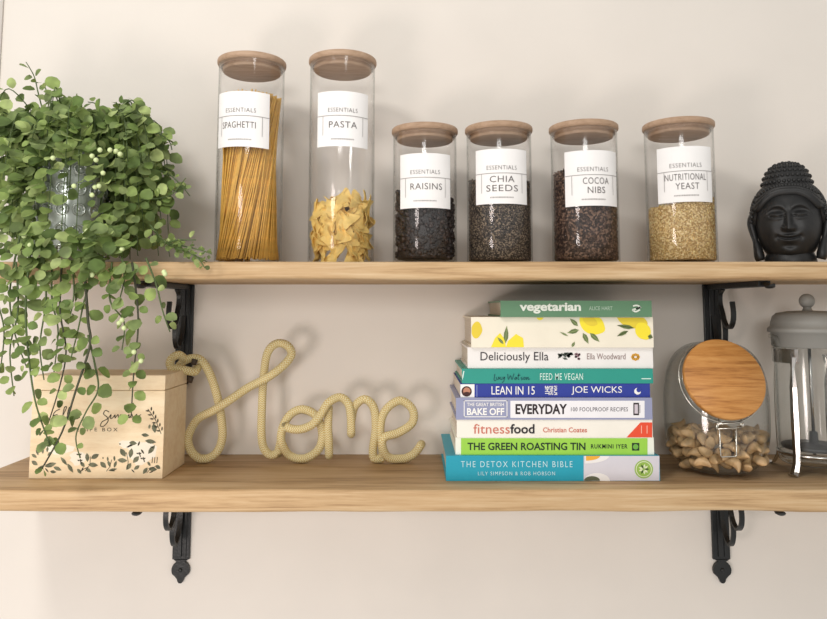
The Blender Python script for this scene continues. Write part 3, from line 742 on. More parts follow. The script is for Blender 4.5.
# ------------------------------------------------------------------ rope word
def rope_word():
    Y = -.064; rr = .0062
    cv = lambda pts, dy=None: smoothpath([P(170 + a / 3.063, 330 + b / 3.063, Y + (dy[i] if dy else 0)) for i, (a, b) in enumerate(pts)], 7)
    zs = Z_LT + rr + .0002
    t = thing('rope_word_sign', Vector((P(300, 462, Y).x, Y, Z_LT)), 'braided yellow rope sign spelling Home in joined letters', 'sign')
    def put(name, segs, lab=None):
        mb = MB()
        for pts, dy in segs:
            q = cv(pts, dy)
            for p in q: p.z = max(p.z, zs)
            mb.tube(q, rr, 12, uvlen=.0056); mb.ball(q[0], rr, 0, 12, 8); mb.ball(q[-1], rr, 0, 12, 8)
        return mb.build(name, M['rope'], t)
    h = [(22, 118), (48, 92), (88, 88), (118, 126), (141, 190), (156, 262), (160, 330), (140, 378), (100, 396), (66, 372), (56, 328), (84, 274), (134, 246), (184, 214), (240, 176), (298, 146), (348, 108), (372, 74), (358, 47), (326, 42), (298, 72), (286, 150), (282, 230), (280, 310), (286, 358), (306, 382), (330, 378)]
    dy = [.012, .004, 0, 0, 0, .0075, .0075, .003, 0, 0, 0, 0, -.0065, -.0065, -.002, -.0075, -.004, 0, 0, 0, 0, .0075, .004, 0, 0, 0, 0]
    put('letter', [(h, dy)])
    oo = [(330, 378), (338, 345), (345, 298), (370, 258), (406, 243), (446, 262), (466, 312), (456, 364), (412, 394), (366, 384), (342, 346), (342, 312), (352, 296)]
    dyo = [0, .0, .0, .004, .006, .006, .002, 0, 0, 0, -.010, -.013, -.014]
    put('letter', [(oo, dyo), ([(352, 296), (378, 304), (408, 302), (440, 286), (468, 250)], [-.014, -.014, -.0135, -.012, -.006])])
    m1 = [(468, 250), (486, 222), (520, 206), (546, 226), (554, 266), (555, 318)]
    m2 = [(486, 240), (484, 290), (486, 340), (487, 384)]
    m3 = [(556, 276), (566, 234), (596, 212), (624, 238), (630, 300), (622, 362), (624, 392), (644, 396)]
    put('letter', [(m1, [-.006, -.004, 0, 0, 0, 0]), (m2, [.006, .002, 0, 0]), (m3, [.008, .006, 0, 0, 0, 0, 0, 0])])
    e = [(644, 396), (652, 380), (644, 300), (660, 246), (704, 216), (742, 242), (742, 284), (700, 314), (658, 328), (650, 352), (666, 388), (708, 396), (746, 380), (770, 350)]
    put('letter', [(e, [0, 0, 0, 0, 0, 0, -.002, -.008, -.0125, -.0125, -.006, 0, 0, 0])])
    k = smoothpath([P(170 + a / 3.063, 330 + b / 3.063, Y + d) for a, b, d in ((48, 92, .004), (26, 76, -.004), (2, 92, -.012), (6, 116, -.016), (42, 122, -.016), (74, 128, -.01), (84, 116, 0))], 7)
    mb = MB(); mb.tube(k, rr, 12, uvlen=.0056); mb.ball(k[0], rr); mb.ball(k[-1], rr); mb.build('knot', M['rope'], t)
    for a, b in ((64, 152), (76, 98)):
        mb = MB(); c = P(170 + a / 3.063, 330 + b / 3.063, Y - .012); mb.tube([c + Vector((0, 0, .004)), c - Vector((.002, 0, .004))], [.0045, .0038], 10); mb.build('rope_end', M['tape'], t)
rope_word()

# ------------------------------------------------------------------ books
BY = -.172; BB = .165
bnd = [481.3, 455.3, 437.9, 419.8, 397.8, 383.9, 369.0, 347.7, 317.0, 300.6]
bz = [Z_LT + .0003] + [PZ(b, BY) for b in bnd[1:]]
def book(k, px0, px1, yf, cover, label, hard=True, rz=0, depth=BB):
    z0, z1 = bz[k] + .0001, bz[k + 1] - .0001; pm_ = (bnd[k] + bnd[k + 1]) / 2
    x0, x1 = PXX(px0, pm_, yf), PXX(px1, pm_, yf); yb = min(yf + depth, -.003)
    loc = Vector(((x0 + x1) / 2, (yf + yb) / 2, z0))
    t = thing('cookbook', loc, label, 'book', 'stacked cookbooks')
    bt = .0022 if hard else .0007; ov = .0028 if hard else 0
    mb = MB()
    mb.box(x0, x1, yf, yb, z0, z0 + bt); mb.box(x0, x1, yf, yb, z1 - bt, z1)
    mb.box(x0, x1, yf, yf + bt, z0 + bt * .99, z1 - bt * .99)
    mb.build('cover', pm(cover), t)
    mb = MB(); mb.box(x0 + ov + .0001, x1 - ov - .0001, yf + bt, yb - ov - .0002, z0 + bt, z1 - bt)
    mb.build('pages', M['pages'], t)
    fn = lambda d: (lambda px, py: P(px, py, yf - d))
    t.rotation_euler = (0, 0, rz)
    return t, fn, mb
def edges_mat():
    m, nt, b = base('page_edges'); N = nt.nodes.new; L = nt.links.new
    tc = N('ShaderNodeTexCoord'); mp = N('ShaderNodeMapping'); mp.inputs['Scale'].default_value = (1, 1, 900); n = N('ShaderNodeTexNoise'); n.inputs['Scale'].default_value = 1.5
    r = N('ShaderNodeValToRGB'); r.color_ramp.elements[0].color = lin((190, 178, 160)); r.color_ramp.elements[1].color = lin((238, 230, 216))
    L(tc.outputs['Object'], mp.inputs['Vector']); L(mp.outputs[0], n.inputs['Vector']); L(n.outputs['Fac'], r.inputs['Fac']); L(r.outputs['Color'], b.inputs['Base Color']); b.inputs['Roughness'].default_value = .8
    return m
M['pages'] = edges_mat()
def rect(mb, fn, x0, x1, y0, y1, mi=0): mb.add([fn(x0, y1), fn(x1, y1), fn(x1, y0), fn(x0, y0)], [(0, 1, 2, 3)], mi)
def poly(mb, fn, pts, mi=0): mb.add([fn(*p) for p in pts], [tuple(range(len(pts)))], mi)
def disc(mb, fn, cx, cy, r, mi=0, n=28, a0=0, a1=2 * PI): poly(mb, fn, [(cx + r * math.cos(a0 + (a1 - a0) * k / n), cy + r * math.sin(a0 + (a1 - a0) * k / n)) for k in range(n if a1 - a0 > 6 else n + 1)], mi)
def txt(mb, fn, s, x0, x1, ytop, ybot, mi=0, **kw): put_text(mb, s, x0, x1, ybot, ytop, fn, mi, **kw)
D1, D2, D3 = .0003, .0006, .0009
WH = (246, 244, 240)

# 1 teal
t, fn, _ = book(0, 446, 659.8, -.174, (38, 160, 184), 'thick teal and white cookbook lying at the bottom of the stack')
mb = MB(); f = fn(D1); rect(mb, f, 583.7, 659.4, 455.9, 480.7, 0); f2 = fn(D2)
poly(mb, f2, [(585, 456)] + [(585 + 24 * math.cos(a), 456 + 7.5 * math.sin(a)) for a in [PI / 2 - PI / 2 * k / 8 - .0 for k in range(9)]], 1)
poly(mb, fn(D3), [(586, 456)] + [(586 + 14 * math.cos(a), 456 + 4.6 * math.sin(a)) for a in [PI / 2 - PI / 2 * k / 8 for k in range(9)]], 2)
poly(mb, f2, [(584.3, 480.6)] + [(597 + 13 * math.cos(a), 481 + 8 * math.sin(a)) for a in [PI + PI * k / 12 for k in range(13)]], 1)
poly(mb, fn(D3), [(592 + 8 * math.cos(a), 480.6 + 4.5 * math.sin(a)) for a in [PI + PI * k / 10 for k in range(11)]], 3)
mb.build('spine_picture', [pm((214, 212, 220)), pm((238, 236, 234)), pm((238, 176, 60)), pm((92, 96, 74))], t)
mb = MB(); disc(mb, f2, 643.8, 469.2, 9.2, 0); disc(mb, fn(D3), 643.8, 469.2, 8.0, 1); disc(mb, fn(.0012), 643.8, 469.2, 7.2, 0)
for a in range(9):
    an = a * .7; poly(mb, fn(.0015), [(643.8 + 5 * math.cos(an) * u - 1.3 * math.sin(an) * v, 469.2 + 5 * math.sin(an) * u + 1.3 * math.cos(an) * v) for u, v in ((.15, 0), (.6, .8), (1.1, 0), (.6, -.8))], 1 if a % 3 else 2)
mb.build('emblem', [pm((150, 186, 84)), pm((226, 234, 196)), pm((60, 84, 40))], t)
mb = MB(); txt(mb, f2, 'THE DETOX KITCHEN BIBLE', 461, 572.5, 461.2, 467.2, off=-.008, space=1.3); txt(mb, f2, 'LILY SIMPSON & ROB HOBSON', 478, 555, 471.6, 475.3, off=-.004, space=1.25)
mb.build('lettering', pm((206, 240, 244)), t)
# 2 green
t, fn, _ = book(1, 455.5, 654, -.168, (238, 240, 226), 'lime green cookbook with dark title on top of the teal book')
f, f2 = fn(D1), fn(D2); mb = MB(); rect(mb, f, 461, 647.5, 438.2, 455.0); mb.build('spine_panel', pm((156, 210, 78)), t)
mb = MB(); txt(mb, f2, 'THE GREEN ROASTING TIN', 467.5, 585.5, 442.6, 450.2, off=.022); txt(mb, f2, 'RUKMINI IYER', 591, 627.5, 444.2, 448.6, off=.02, space=1.2)
rect(mb, f2, 632, 639.3, 443, 450.6)
mb.build('lettering', pm((30, 52, 34)), t)
mb = MB(); disc(mb, fn(D3), 635.7, 446.8, 2.7); mb.build('emblem', pm((112, 178, 70)), t)
# 3 fitness
t, fn, _ = book(2, 456.8, 652.6, -.169, (243, 238, 226), 'cream cookbook with a red corner triangle on its spine')
f, f2 = fn(D1), fn(D2)
mb = MB(); poly(mb, f, [(626.5, 437.4), (640.5, 422.4), (652.2, 422.4), (652.2, 437.4)]); mb.build('spine_panel', pm((232, 82, 52)), t)
mb = MB(); txt(mb, f2, 'fitness', 473.5, 509.8, 424, 433.7, 0, off=.0); txt(mb, f2, 'food', 510.3, 534.5, 424, 433.7, 1, off=.02)
txt(mb, f2, 'Christian Coates', 543, 587, 427.4, 432.4, 0, off=.01); txt(mb, f2, '11', 641, 647.5, 425.5, 433.5, 2, off=-.01)
mb.build('lettering', [pm((206, 112, 92)), pm((38, 34, 38)), pm((244, 180, 158))], t)
# 4 everyday
t, fn, _ = book(3, 456.0, 652.3, -.171, (150, 154, 184), 'lavender grey cookbook with a long white title panel')
f, f2, f3 = fn(D1), fn(D2), fn(D3)
mb = MB(); rect(mb, f, 510.4, 644.6, 400.7, 417.9); mb.build('spine_panel', pm((240, 238, 240)), t)
mb = MB()
for (a, b, c, d) in ((463.8, 507.4, 400.4, 401.2), (463.8, 507.4, 416.4, 417.2), (463.8, 464.6, 400.4, 417.2), (506.6, 507.4, 400.4, 417.2)): rect(mb, f, a, b, c, d, 0)
txt(mb, f2, 'THE GREAT BRITISH', 467, 504, 402.7, 406.2, 0, off=.012); txt(mb, f2, 'BAKE OFF', 467, 504.3, 408, 415.2, 0, off=.03)
txt(mb, f2, 'EVERYDAY', 515.5, 567, 404, 414.2, 1, off=.03); txt(mb, f2, '100 FOOLPROOF RECIPES', 571, 628, 407.2, 411.4, 2, off=.01, space=1.1)
rect(mb, f2, 633.4, 639, 402.8, 415.2, 1); rect(mb, f3, 634.5, 637.9, 404.4, 413.6, 3); rect(mb, f2, 639.6, 640.2, 405, 413, 2)
mb.build('lettering', [pm(WH), pm((44, 34, 36)), pm((120, 116, 122)), pm((206, 196, 204))], t)
# 5 blue
t, fn, _ = book(4, 460.2, 650, -.166, (46, 62, 152), 'royal blue cookbook with white title and small portrait on its spine', False)
f, f2, f3 = fn(D1), fn(D2), fn(D3)
mb = MB(); rect(mb, f, 460.4, 474.5, 384.3, 397.4, 0); disc(mb, f2, 466.6, 391.4, 5.2, 1, 20); disc(mb, f3, 466.8, 391.0, 3.6, 2, 20)
poly(mb, fn(.0012), [(464, 392.4), (466.8, 391.8), (469.6, 392.4), (468.8, 395.4), (464.8, 395.4)], 1); rect(mb, f2, 476.6, 477.2, 385, 397, 3)
mb.build('portrait', [pm(WH), pm((66, 34, 30)), pm((190, 132, 106)), pm((150, 166, 220))], t)
mb = MB(); txt(mb, f2, 'LEAN IN 15', 491.5, 534.8, 386.3, 394.6, off=.004); txt(mb, f2, 'JOE WICKS', 571.5, 622, 386.3, 394.8, off=.0)
for s, a, b in (('THE', 545, 549.5), ('SHAPE', 550, 553.2), ('PLAN', 554, 557.2)):
    vs, fs = text2d(s, .02); mb.add([f2(a + (1 - w) * 0 + w * (b - a), 394.9 - u * 9.0) for u, w in vs], fs, 0)
disc(mb, f2, 637.6, 391.2, 3.4, 0, 20); disc(mb, f3, 638.9, 389.8, 2.5, 1, 20)
mb.build('lettering', [pm(WH), pm((46, 62, 152))], t)
# 6 teal green
t, fn, _ = book(5, 462, 653, -.167, (46, 152, 136), 'slim jade green cookbook with handwritten author name on its spine')
f, f2 = fn(D1), fn(D2)
mb = MB(); txt(mb, f2, 'FEED ME VEGAN', 540, 583, 373.2, 380, 0, off=.004, space=1.1); rect(mb, f2, 641.5, 651, 378.2, 379.2, 0)
hand = [[(495, 374), (494.6, 376.5), (494.2, 380.2), (496.6, 380.4)], [(497.2, 377), (497.4, 379.4), (499.6, 379), (500, 376.8), (500.4, 379.2)], [(503, 377), (501.4, 378.6), (503, 379.6), (504.4, 378.8)], [(505, 376.8), (505.6, 379), (507.4, 376.8), (506.2, 381), (504, 382.6)],
        [(511, 374), (512, 379.6), (514.6, 375.4), (516.4, 379.6), (519, 373.6)], [(521.4, 377.2), (519.6, 378.6), (521, 379.6), (522, 377.2), (522.4, 379.4)], [(525, 373.6), (524, 379), (525.6, 379.2)], [(523.4, 375.6), (527, 375.2)], [(529, 377), (527.6, 378.2), (529.6, 379), (528, 380)], [(531.6, 377.2), (530.6, 378.8), (532.4, 379.4), (533, 377.6), (531.6, 377.2)], [(534.6, 377), (534.4, 379.6), (536.6, 377.2), (537, 379.6), (539, 378.6)]]
for st in hand: ribbon(mb, sp2([(494 + (a - 494) * .8, b) for a, b in st], 4), .42, f2, 1)
poly(mb, f, [(462.3, 376), (463.4, 371), (464.4, 371), (463.2, 378), (462.3, 380)], 2)
mb.build('lettering', [pm((210, 238, 228)), pm((18, 92, 92)), pm((220, 240, 232))], t)
# 7 white
t, fn, _ = book(6, 467.6, 653, -.163, (238, 234, 230), 'white cookbook with serif title, third from the top of the stack')
f, f2 = fn(D1), fn(D2)
mb = MB(); txt(mb, f2, 'Deliciously Ella', 480.5, 548.5, 352, 363.2, 0, off=.0); txt(mb, f2, 'Ella Woodward', 587, 625.5, 353.4, 359.4, 1)
def serif(words): pass
mb.build('lettering', [pm((52, 46, 50)), pm((150, 128, 124))], t)
mb = MB(); rr = random.Random(9)
for i in range(16):
    cx, cy = 558 + rr.uniform(0, 14), 356 + rr.uniform(-2.4, 3); a = rr.uniform(0, 6); poly(mb, f2, [(cx + 3 * math.cos(a) * u - 1.3 * math.sin(a) * v, cy + 2.2 * math.sin(a) * u + 1.3 * math.cos(a) * v) for u, v in ((-1, 0), (0, 1), (1, 0), (0, -1))], 0)
for i in range(9):
    cx, cy = 575.5 + rr.uniform(0, 6), 356.5 + rr.uniform(-2.6, 2.6); disc(mb, f2, cx, cy, 1.2, 1, 8)
for i in range(8): a = i * PI / 4; disc(mb, f2, 635.5 + 3 * math.cos(a), 357 + 2.4 * math.sin(a), 1.5, 2, 8)
mb.build('spine_picture', [pm((76, 84, 76)), pm((140, 104, 112)), pm((224, 164, 56))], t)
# 8 lemons
t, fn, _ = book(7, 471.2, 653.3, -.169, (240, 232, 212), 'thick cream cookbook with yellow lemons printed on its spine')
f, f2, f3 = fn(D1), fn(D2), fn(D3)
YL, YD, GR = (246, 226, 58), (232, 206, 60), (104, 120, 72)
mb = MB()
def clip(pts): return [(min(max(a, 471.6), 652.8), min(max(b, 317.6), 347.2)) for a, b in pts]
def lemon(cx, cy, rx, ry, rot, mi=0, ff=f):
    pts = []
    for k in range(28):
        a = 2 * PI * k / 28; q = 1 + .16 * max(0, math.cos(a)) ** 9 + .1 * max(0, -math.cos(a)) ** 9; x, y = rx * q * math.cos(a), ry * math.sin(a)
        pts.append((cx + x * math.cos(rot) - y * math.sin(rot), cy + x * math.sin(rot) + y * math.cos(rot)))
    poly(mb, ff, clip(pts), mi)
def lef(x, y, ang, l, w, mi=2, ff=f2):
    pts = [(x + l * u * math.cos(ang) - w * v * math.sin(ang), y + l * u * math.sin(ang) + w * v * math.cos(ang)) for u, v in ((0, 0), (.3, .45), (.6, .42), (1, 0), (.6, -.42), (.3, -.45))]
    poly(mb, ff, clip(pts), mi)
    ribbon(mb, clip([(x, y), (x + l * math.cos(ang), y + l * math.sin(ang))]), .25, f3, 3)
poly(mb, f, clip([(491, 347.2), (495, 338), (500, 333), (504.5, 339), (506, 347.2)]), 0); poly(mb, f, clip([(506, 347.2), (508, 341), (516, 334), (523, 338), (524, 347.2)]), 0)
lef(505.5, 343, -1.5, 17, 5); lef(503.5, 344, -2.3, 9, 3)
lemon(592, 324, 12.5, 10, .5, 0); lemon(590, 321, 7, 4.5, .4, 1, f2)
for a in ((579, 330, 2.9, 12, 5), (578, 326, -2.4, 11, 4.5), (583, 333, 1.1, 12, 5), (590, 333, .75, 13, 5), (572, 347, -1.1, 6, 3), (568, 336, 3.6, 9, 2)): lef(*a)
lemon(632, 320, 14, 8, .25, 1); lemon(643, 331, 8.5, 7.5, 1.0, 0, f2); lef(634, 328, 3.3, 17, 4.5, 2, f3); lef(628, 331, 2.7, 12, 4, 2, f3); lef(648, 336, .3, 5, 5, 2, f3)
lemon(476.5, 330, 5, 8.5, .1, 1); lemon(540, 317.8, 3, 2.4, 0, 0)
mb.build('spine_picture', [pm(YL), pm(YD), pm(GR), pm((150, 164, 110))], t)
# 9 vegetarian
t, fn, _ = book(8, 500.6, 651.7, -.177, (96, 136, 104), 'slim sage green cookbook on top of the stack')
f2, f3 = fn(D2), fn(D3)
mb = MB(); txt(mb, f2, 'vegetarian', 519.5, 581, 302.6, 313.6, off=.035); txt(mb, f2, 'ALICE HART', 589, 612.5, 306.3, 310.2, 1, off=.004)
for st in ([(633, 306), (637, 305.4), (640, 307.2), (636, 308.8), (632.6, 310), (636, 311.6), (640, 309.6)], [(636, 308.8), (641, 307)]): ribbon(mb, sp2(st, 5), .8, f2, 0)
mb.build('lettering', [pm((226, 232, 220)), pm((176, 200, 178))], t)

# ------------------------------------------------------------------ clip top nut jar
def nut_jar():
    zb = Z_LT + .0003; Yc = -.118; c = P(717.5, 462, Yc); x = c.x; D = Yc - CAMY
    a = 50.2 / 718 * D * .965; H = PZ(341.5, Yc) - zb; zc = zb + H * .46
    t = thing('clip_top_jar', (x, Yc, zb), 'round clip-top glass jar with slanted wooden lid, part filled with nuts', 'jar')
    n_ = Vector((.045, -math.cos(math.radians(22)), math.sin(math.radians(22)))).normalized()
    lc = P(723.8, 379, Yc - .062); ctr = Vector((x, Yc, zc)); dmax = (lc - ctr).dot(n_) - .009
    mr = .0545
    def body(aa, off):
        bm = bmesh.new(); bmesh.ops.create_uvsphere(bm, u_segments=96, v_segments=64, radius=1)
        f = lambda v, e: math.copysign(abs(v) ** e, v)
        for v in bm.verts:
            d = v.co.normalized(); ph = math.atan2(d.y, d.x); el = math.asin(max(-1, min(1, d.z)))
            ce, se = abs(math.cos(el)) ** .55, f(math.sin(el), .72)
            hz = (zb + H - zc) if se > 0 else (zc - zb)
            if se > 0: ce = abs(math.cos(el)) ** .66
            v.co = Vector((x + (aa) * ce * math.cos(ph), Yc + (aa) * ce * math.sin(ph), zc + (hz - off) * se))
        for v in bm.verts:
            p = v.co - ctr; d = p.dot(n_)
            ax = (lc - n_ * (lc - ctr).dot(n_)); lat = (v.co - lc) - n_ * (v.co - lc).dot(n_)
            lim = dmax + max(0, lat.length - mr) * -.35
            if d > lim: v.co -= n_ * (d - lim)
        dele = [f for f in bm.faces if all(((v.co - lc) - n_ * (v.co - lc).dot(n_)).length < mr and abs((v.co - ctr).dot(n_) - dmax) < .002 for v in f.verts)]
        bmesh.ops.delete(bm, geom=dele, context='FACES')
        return bm
    mb = MB(); mb.bm(body(a, 0)); mb.build('glass_body', M['glass2'], t)
    mb = MB(); mb.bm(body(a - .0016, .003)); mb.build('inner_wall', M['glass'], t)
    q = n_.to_track_quat('Z', 'Y').to_matrix(); base_ = lc - n_ * .011
    mb = MB(); mb.lathe([(mr - .003, -.004), (mr, -.003), (mr + .001, .003), (mr - .001, .006), (mr - .004, .006), (mr - .0045, -.002), (mr - .003, -.004)], base_, 64, mx=q)
    mb.build('mouth_rim', M['glass2'], t)
    mb = MB(); Rl = 40.3 / 718 * (lc.y - CAMY) * 1.0
    mb.lathe([(.0005, -.004), (Rl - .001, -.004), (Rl, -.003), (Rl, .003), (Rl - .0012, .0045), (.0005, .0045)], lc, 64, mx=q)
    lid = mb.build('lid', M['acacia'], t)
    mb = MB(); mb.lathe([(Rl * .9, -.0075), (Rl * .95, -.006), (Rl * .9, -.0043)], lc, 64, mx=q); mb.build('seal', M['seal'], lid)
    # clasp
    yq = lc.y - .012
    cl = MB(); w = .0009
    f = lambda px, py, dy=0: P(px, py, yq + dy)
    cl.tube([f(718.5, 418, .006), f(719, 424), f(717.5, 429, .002)], w); cl.tube([f(741, 418, .006), f(741, 424), f(742, 428, .002)], w)
    cl.tube([f(716.5, 424), f(743, 422.5)], .0014); cl.tube([f(716.5, 429), f(743, 427.5)], w); cl.tube([f(717, 424), f(716.5, 429)], .0014); cl.tube([f(743, 422.5), f(743, 427.5)], .0014)
    cl.build('clasp', M['wire'], t)
    mb = MB(); lp = [f(719.5, 429), f(720.5, 455.5, .004), f(721.5, 457, .004), f(735.5, 456.5, .004), f(736.6, 455, .004), f(736, 428.5)]
    mb.tube(lp, .00105, 8); mb.build('bail', M['wire'], t)
    mb = MB(); ring = []
    for k in range(41):
        an = 2 * PI * k / 40; ring.append(base_ + q @ Vector(((mr + .0018) * math.cos(an), (mr + .0018) * math.sin(an), .0005)))
    mb.tube(ring, .0009, 6, cap=False); mb.build('wire_ring', M['wire'], t)
    # nuts
    def nut_mesh(seed):
        rr = random.Random(seed); bm = bmesh.new(); bmesh.ops.create_icosphere(bm, subdivisions=3, radius=1)
        for v in bm.verts:
            p = v.co.copy(); u = p.x; r = 1 - .18 * u
            y = p.y * .0066 * r; z = p.z * .0064 * r; xx = p.x * .0112
            z += -.0085 * (p.x ** 2) + .001 * noise.noise(p * 2 + Vector((seed, 0, 0))); y += .0008 * noise.noise(p * 2.3 + Vector((0, seed, 0)))
            v.co = Vector((xx, y, z + .002))
        me = bpy.data.meshes.new('nut'); bm.to_mesh(me); bm.free()
        for p in me.polygons: p.use_smooth = True
        me.materials.append(M['nut']); return me
    nm = [nut_mesh(i) for i in range(4)]; rr = random.Random(3); pts = []
    ztop = PZ(434, Yc - .03)
    tries = 0
    while tries < 6000 and len(pts) < 150:
        tries += 1
        an = rr.uniform(0, 2 * PI); rad = (a - .0105) * math.sqrt(rr.random()); px, py = rad * math.cos(an), rad * math.sin(an)
        low = zb + .0125 + max(0, (rad - a * .62)) * .55
        tp = ztop + .004 * noise.noise(Vector((px * 30, py * 30, 1))) - .1 * max(0, -px - .02)
        pz = low + rr.random() * (tp - low)
        p = Vector((px, py, pz))
        if all((p - o).length > .0128 for o in pts): pts.append(p)
    # keep the ones that can be seen: near the glass in front, or in the top layer
    for p in pts:
        front = p.y < -.004 - 0 * p.x or abs(p.x) > .038; top = p.z > ztop - .013
        if not ((front and math.hypot(p.x, p.y) > .024) or top): continue
        o = bpy.data.objects.new('nut', nm[rr.randrange(4)]); COL.objects.link(o); o.location = (x + p.x, Yc + p.y, p.z)
        o.rotation_euler = (rr.uniform(0, 6.28), rr.uniform(-.6, .6), rr.uniform(0, 6.28))
        tag(o, 'curved beige roasted nut lying in the clip-top jar', 'nut', 'nuts in the clip-top jar')
nut_jar()

# ------------------------------------------------------------------ french press
def press():
    zb = Z_LT + .0003; Yc = -.115; c = P(815, 462, Yc); x = c.x; D = Yc - CAMY; s = D / 718 * .885
    t = thing('french_press', (x, Yc, zb), 'glass french press with grey lid and chrome frame beside the nut jar', 'coffee press')
    Z = lambda py: PZ(py, Yc); c0 = (x, Yc, 0); rg = 36.0 * s
    zbt = zb + .012
    mb = MB(); mb.lathe([(.0005, zbt + .003), (rg * .8, zbt + .001), (rg - .003, zbt), (rg - .0005, zbt + .003), (rg, zbt + .008), (rg, Z(332))], c0, 56); mb.build('beaker', M['glass2'], t)
    mb = MB(); mb.lathe([(.0005, zbt + .006), (rg * .8, zbt + .005), (rg - .004, zbt + .006), (rg - .003, zbt + .012), (rg - .0025, Z(332))], c0, 56); mb.build('inner_wall', M['glass'], t)
    # spout, to the left
    mb = MB(); mb.tube(smoothpath([(x - rg * .9, Yc - .004, Z(349)), (x - rg - .004, Yc - .008, Z(342)), (x - rg - .010, Yc - .010, Z(336.5)), (x - rg - .0165, Yc - .012, Z(335.2))], 4), [.007] * 4 + [.005] * 4 + [.003] * 4 + [.0015], 10); mb.build('spout', M['glass2'], t)
    # lid
    mb = MB()
    R1 = 38 * s; R2 = 41.5 * s
    prof = [(R1 - .002, Z(347)), (R1, Z(346)), (R1 + .0005, Z(333)), (R2, Z(332)), (R2 + .0005, Z(329.5)), (R2 - .001, Z(327.5)), (R1 + .001, Z(326.5)), (R1, Z(322)), (R1 * .95, Z(316.5)), (R1 * .84, Z(313)), (R1 * .5, Z(311)), (.007, Z(310.5)), (.0055, Z(308.5)), (.0048, Z(306))]
    mb.lathe(prof, c0, 64, capb=False, capt=True); lid = mb.build('lid', M['greyplastic'], t)
    mb = MB(); mb.ball((x, Yc, Z(301)), 8.2 * s, 0, 24, 16); mb.build('knob', M['greyplastic'], lid)
    mb = MB(); mb.tube([(x, Yc, Z(310)), (x, Yc, Z(455))], .0022, 12); rod = mb.build('plunger_rod', M['chrome'], t)
    mb = MB(); zp = zb + .034; mb.lathe([(.0005, zp - .003), (rg - .006, zp - .003), (rg - .004, zp - .001), (rg - .004, zp + .002), (rg - .012, zp + .003), (.006, zp + .005), (.0052, zp + .02), (.0025, zp + .021)], c0, 48); mb.build('filter_disc', M['rubber'], rod)
    # frame
    rf = rg + .0012
    mb = MB(); z1, z0 = Z(348), Z(362); vs = []; na = 16
    for k in range(na + 1):
        a = math.radians(-229 + 94 * k / na)
        for r_, z_ in ((rf, z0), (rf + .0014, z0), (rf + .0014, z1), (rf, z1)): vs.append((x + r_ * math.cos(a), Yc + r_ * math.sin(a), z_))
    mb.add(vs, [(4 * k + q, 4 * k + 4 + q, 4 * k + 4 + (q + 1) % 4, 4 * k + (q + 1) % 4) for k in range(na) for q in range(4)] + [(0, 1, 2, 3), tuple(4 * na + q for q in (3, 2, 1, 0))])
    fixn(mb.build('top_band', M['chrome'], t))
    mb = MB(); z1, z0 = zb + .028, zb + .024; mb.lathe([(rf, z0), (rf + .0012, z0), (rf + .0012, z1), (rf, z1), (rf, z0)], c0, 56); mb.build('lower_band', M['chrome'], t)
    for ang in (-144, -54, 36, 126):
        a = math.radians(ang) - .35 * 0; mb = MB(); ca, sa = math.cos(a), math.sin(a); tx, ty = -sa, ca
        def q(r, w, z): return Vector((x + r * ca + w * tx, Yc + r * sa + w * ty, z))
        path = [(rf + .001, Z(356), .0052), (rf + .0022, Z(366), .0026), (rf + .003, Z(385), .005), (rf + .003, Z(420), .0056), (rf + .0026, zb + .028, .0048), (rf + .004, zb + .016, .0052), (rf + .009, zb + .006, .0056), (rf + .0125, zb + .0012, .0056), (rf + .016, zb + .0012, .0056), (rf + .0185, zb + .004, .0056)]
        vs = []; th = .001
        for r, z, w in path: vs += [q(r, -w, z), q(r + .0006, 0, z), q(r, w, z), q(r + th, w, z), q(r + th + .0014, 0, z), q(r + th, -w, z)]
        m_ = len(path); fs = [(6 * i + k, 6 * i + (k + 1) % 6, 6 * i + 6 + (k + 1) % 6, 6 * i + 6 + k) for i in range(m_ - 1) for k in range(6)] + [tuple(range(6)), tuple(6 * (m_ - 1) + k for k in range(6))]
        mb.add(vs, fs, 0, False); fixn(mb.build('leg', M['chrome'], t))
    mb = MB(); a = math.radians(8)
    hp = [(rf + .001, 352), (rf + .03, 350), (rf + .045, 372), (rf + .046, 420), (rf + .03, 446), (rf + .003, 450)]
    mb.tube(smoothpath([(x + r * math.cos(a), Yc + r * math.sin(a), Z(py)) for r, py in hp], 5), .006, 12); mb.build('handle', M['greyplastic'], t)
press()

# ------------------------------------------------------------------ hanging plant
def leaf(mb, p, d, nrm, l, mi, wd=.92):
    d = d.normalized(); s = d.cross(nrm)
    if s.length < 1e-4: s = d.cross(Vector((1, 0, 0)))
    s.normalize(); n = s.cross(d).normalized(); cup = l * .10
    vs = []
    for u, w in ((0, 0), (.14, .26), (.42, .47), (.74, .40), (.93, .2)):
        c = p + d * (l * u)
        if w == 0: vs.append(c); continue
        bend = -n * (l * .16 * u * u)
        vs += [c + s * (l * w * wd) + n * cup * w * 2 + bend, c + bend, c - s * (l * w * wd) + n * cup * w * 2 + bend]
    vs.append(p + d * l - n * (l * .16))
    fs = [(0, 2, 1), (0, 3, 2)]
    for i in range(3):
        a = 1 + 3 * i; b = a + 3; fs += [(a, a + 1, b + 1, b), (a + 1, a + 2, b + 2, b + 1)]
    fs += [(10, 11, 13), (11, 12, 13)]
    mb.add(vs, fs, mi, True)
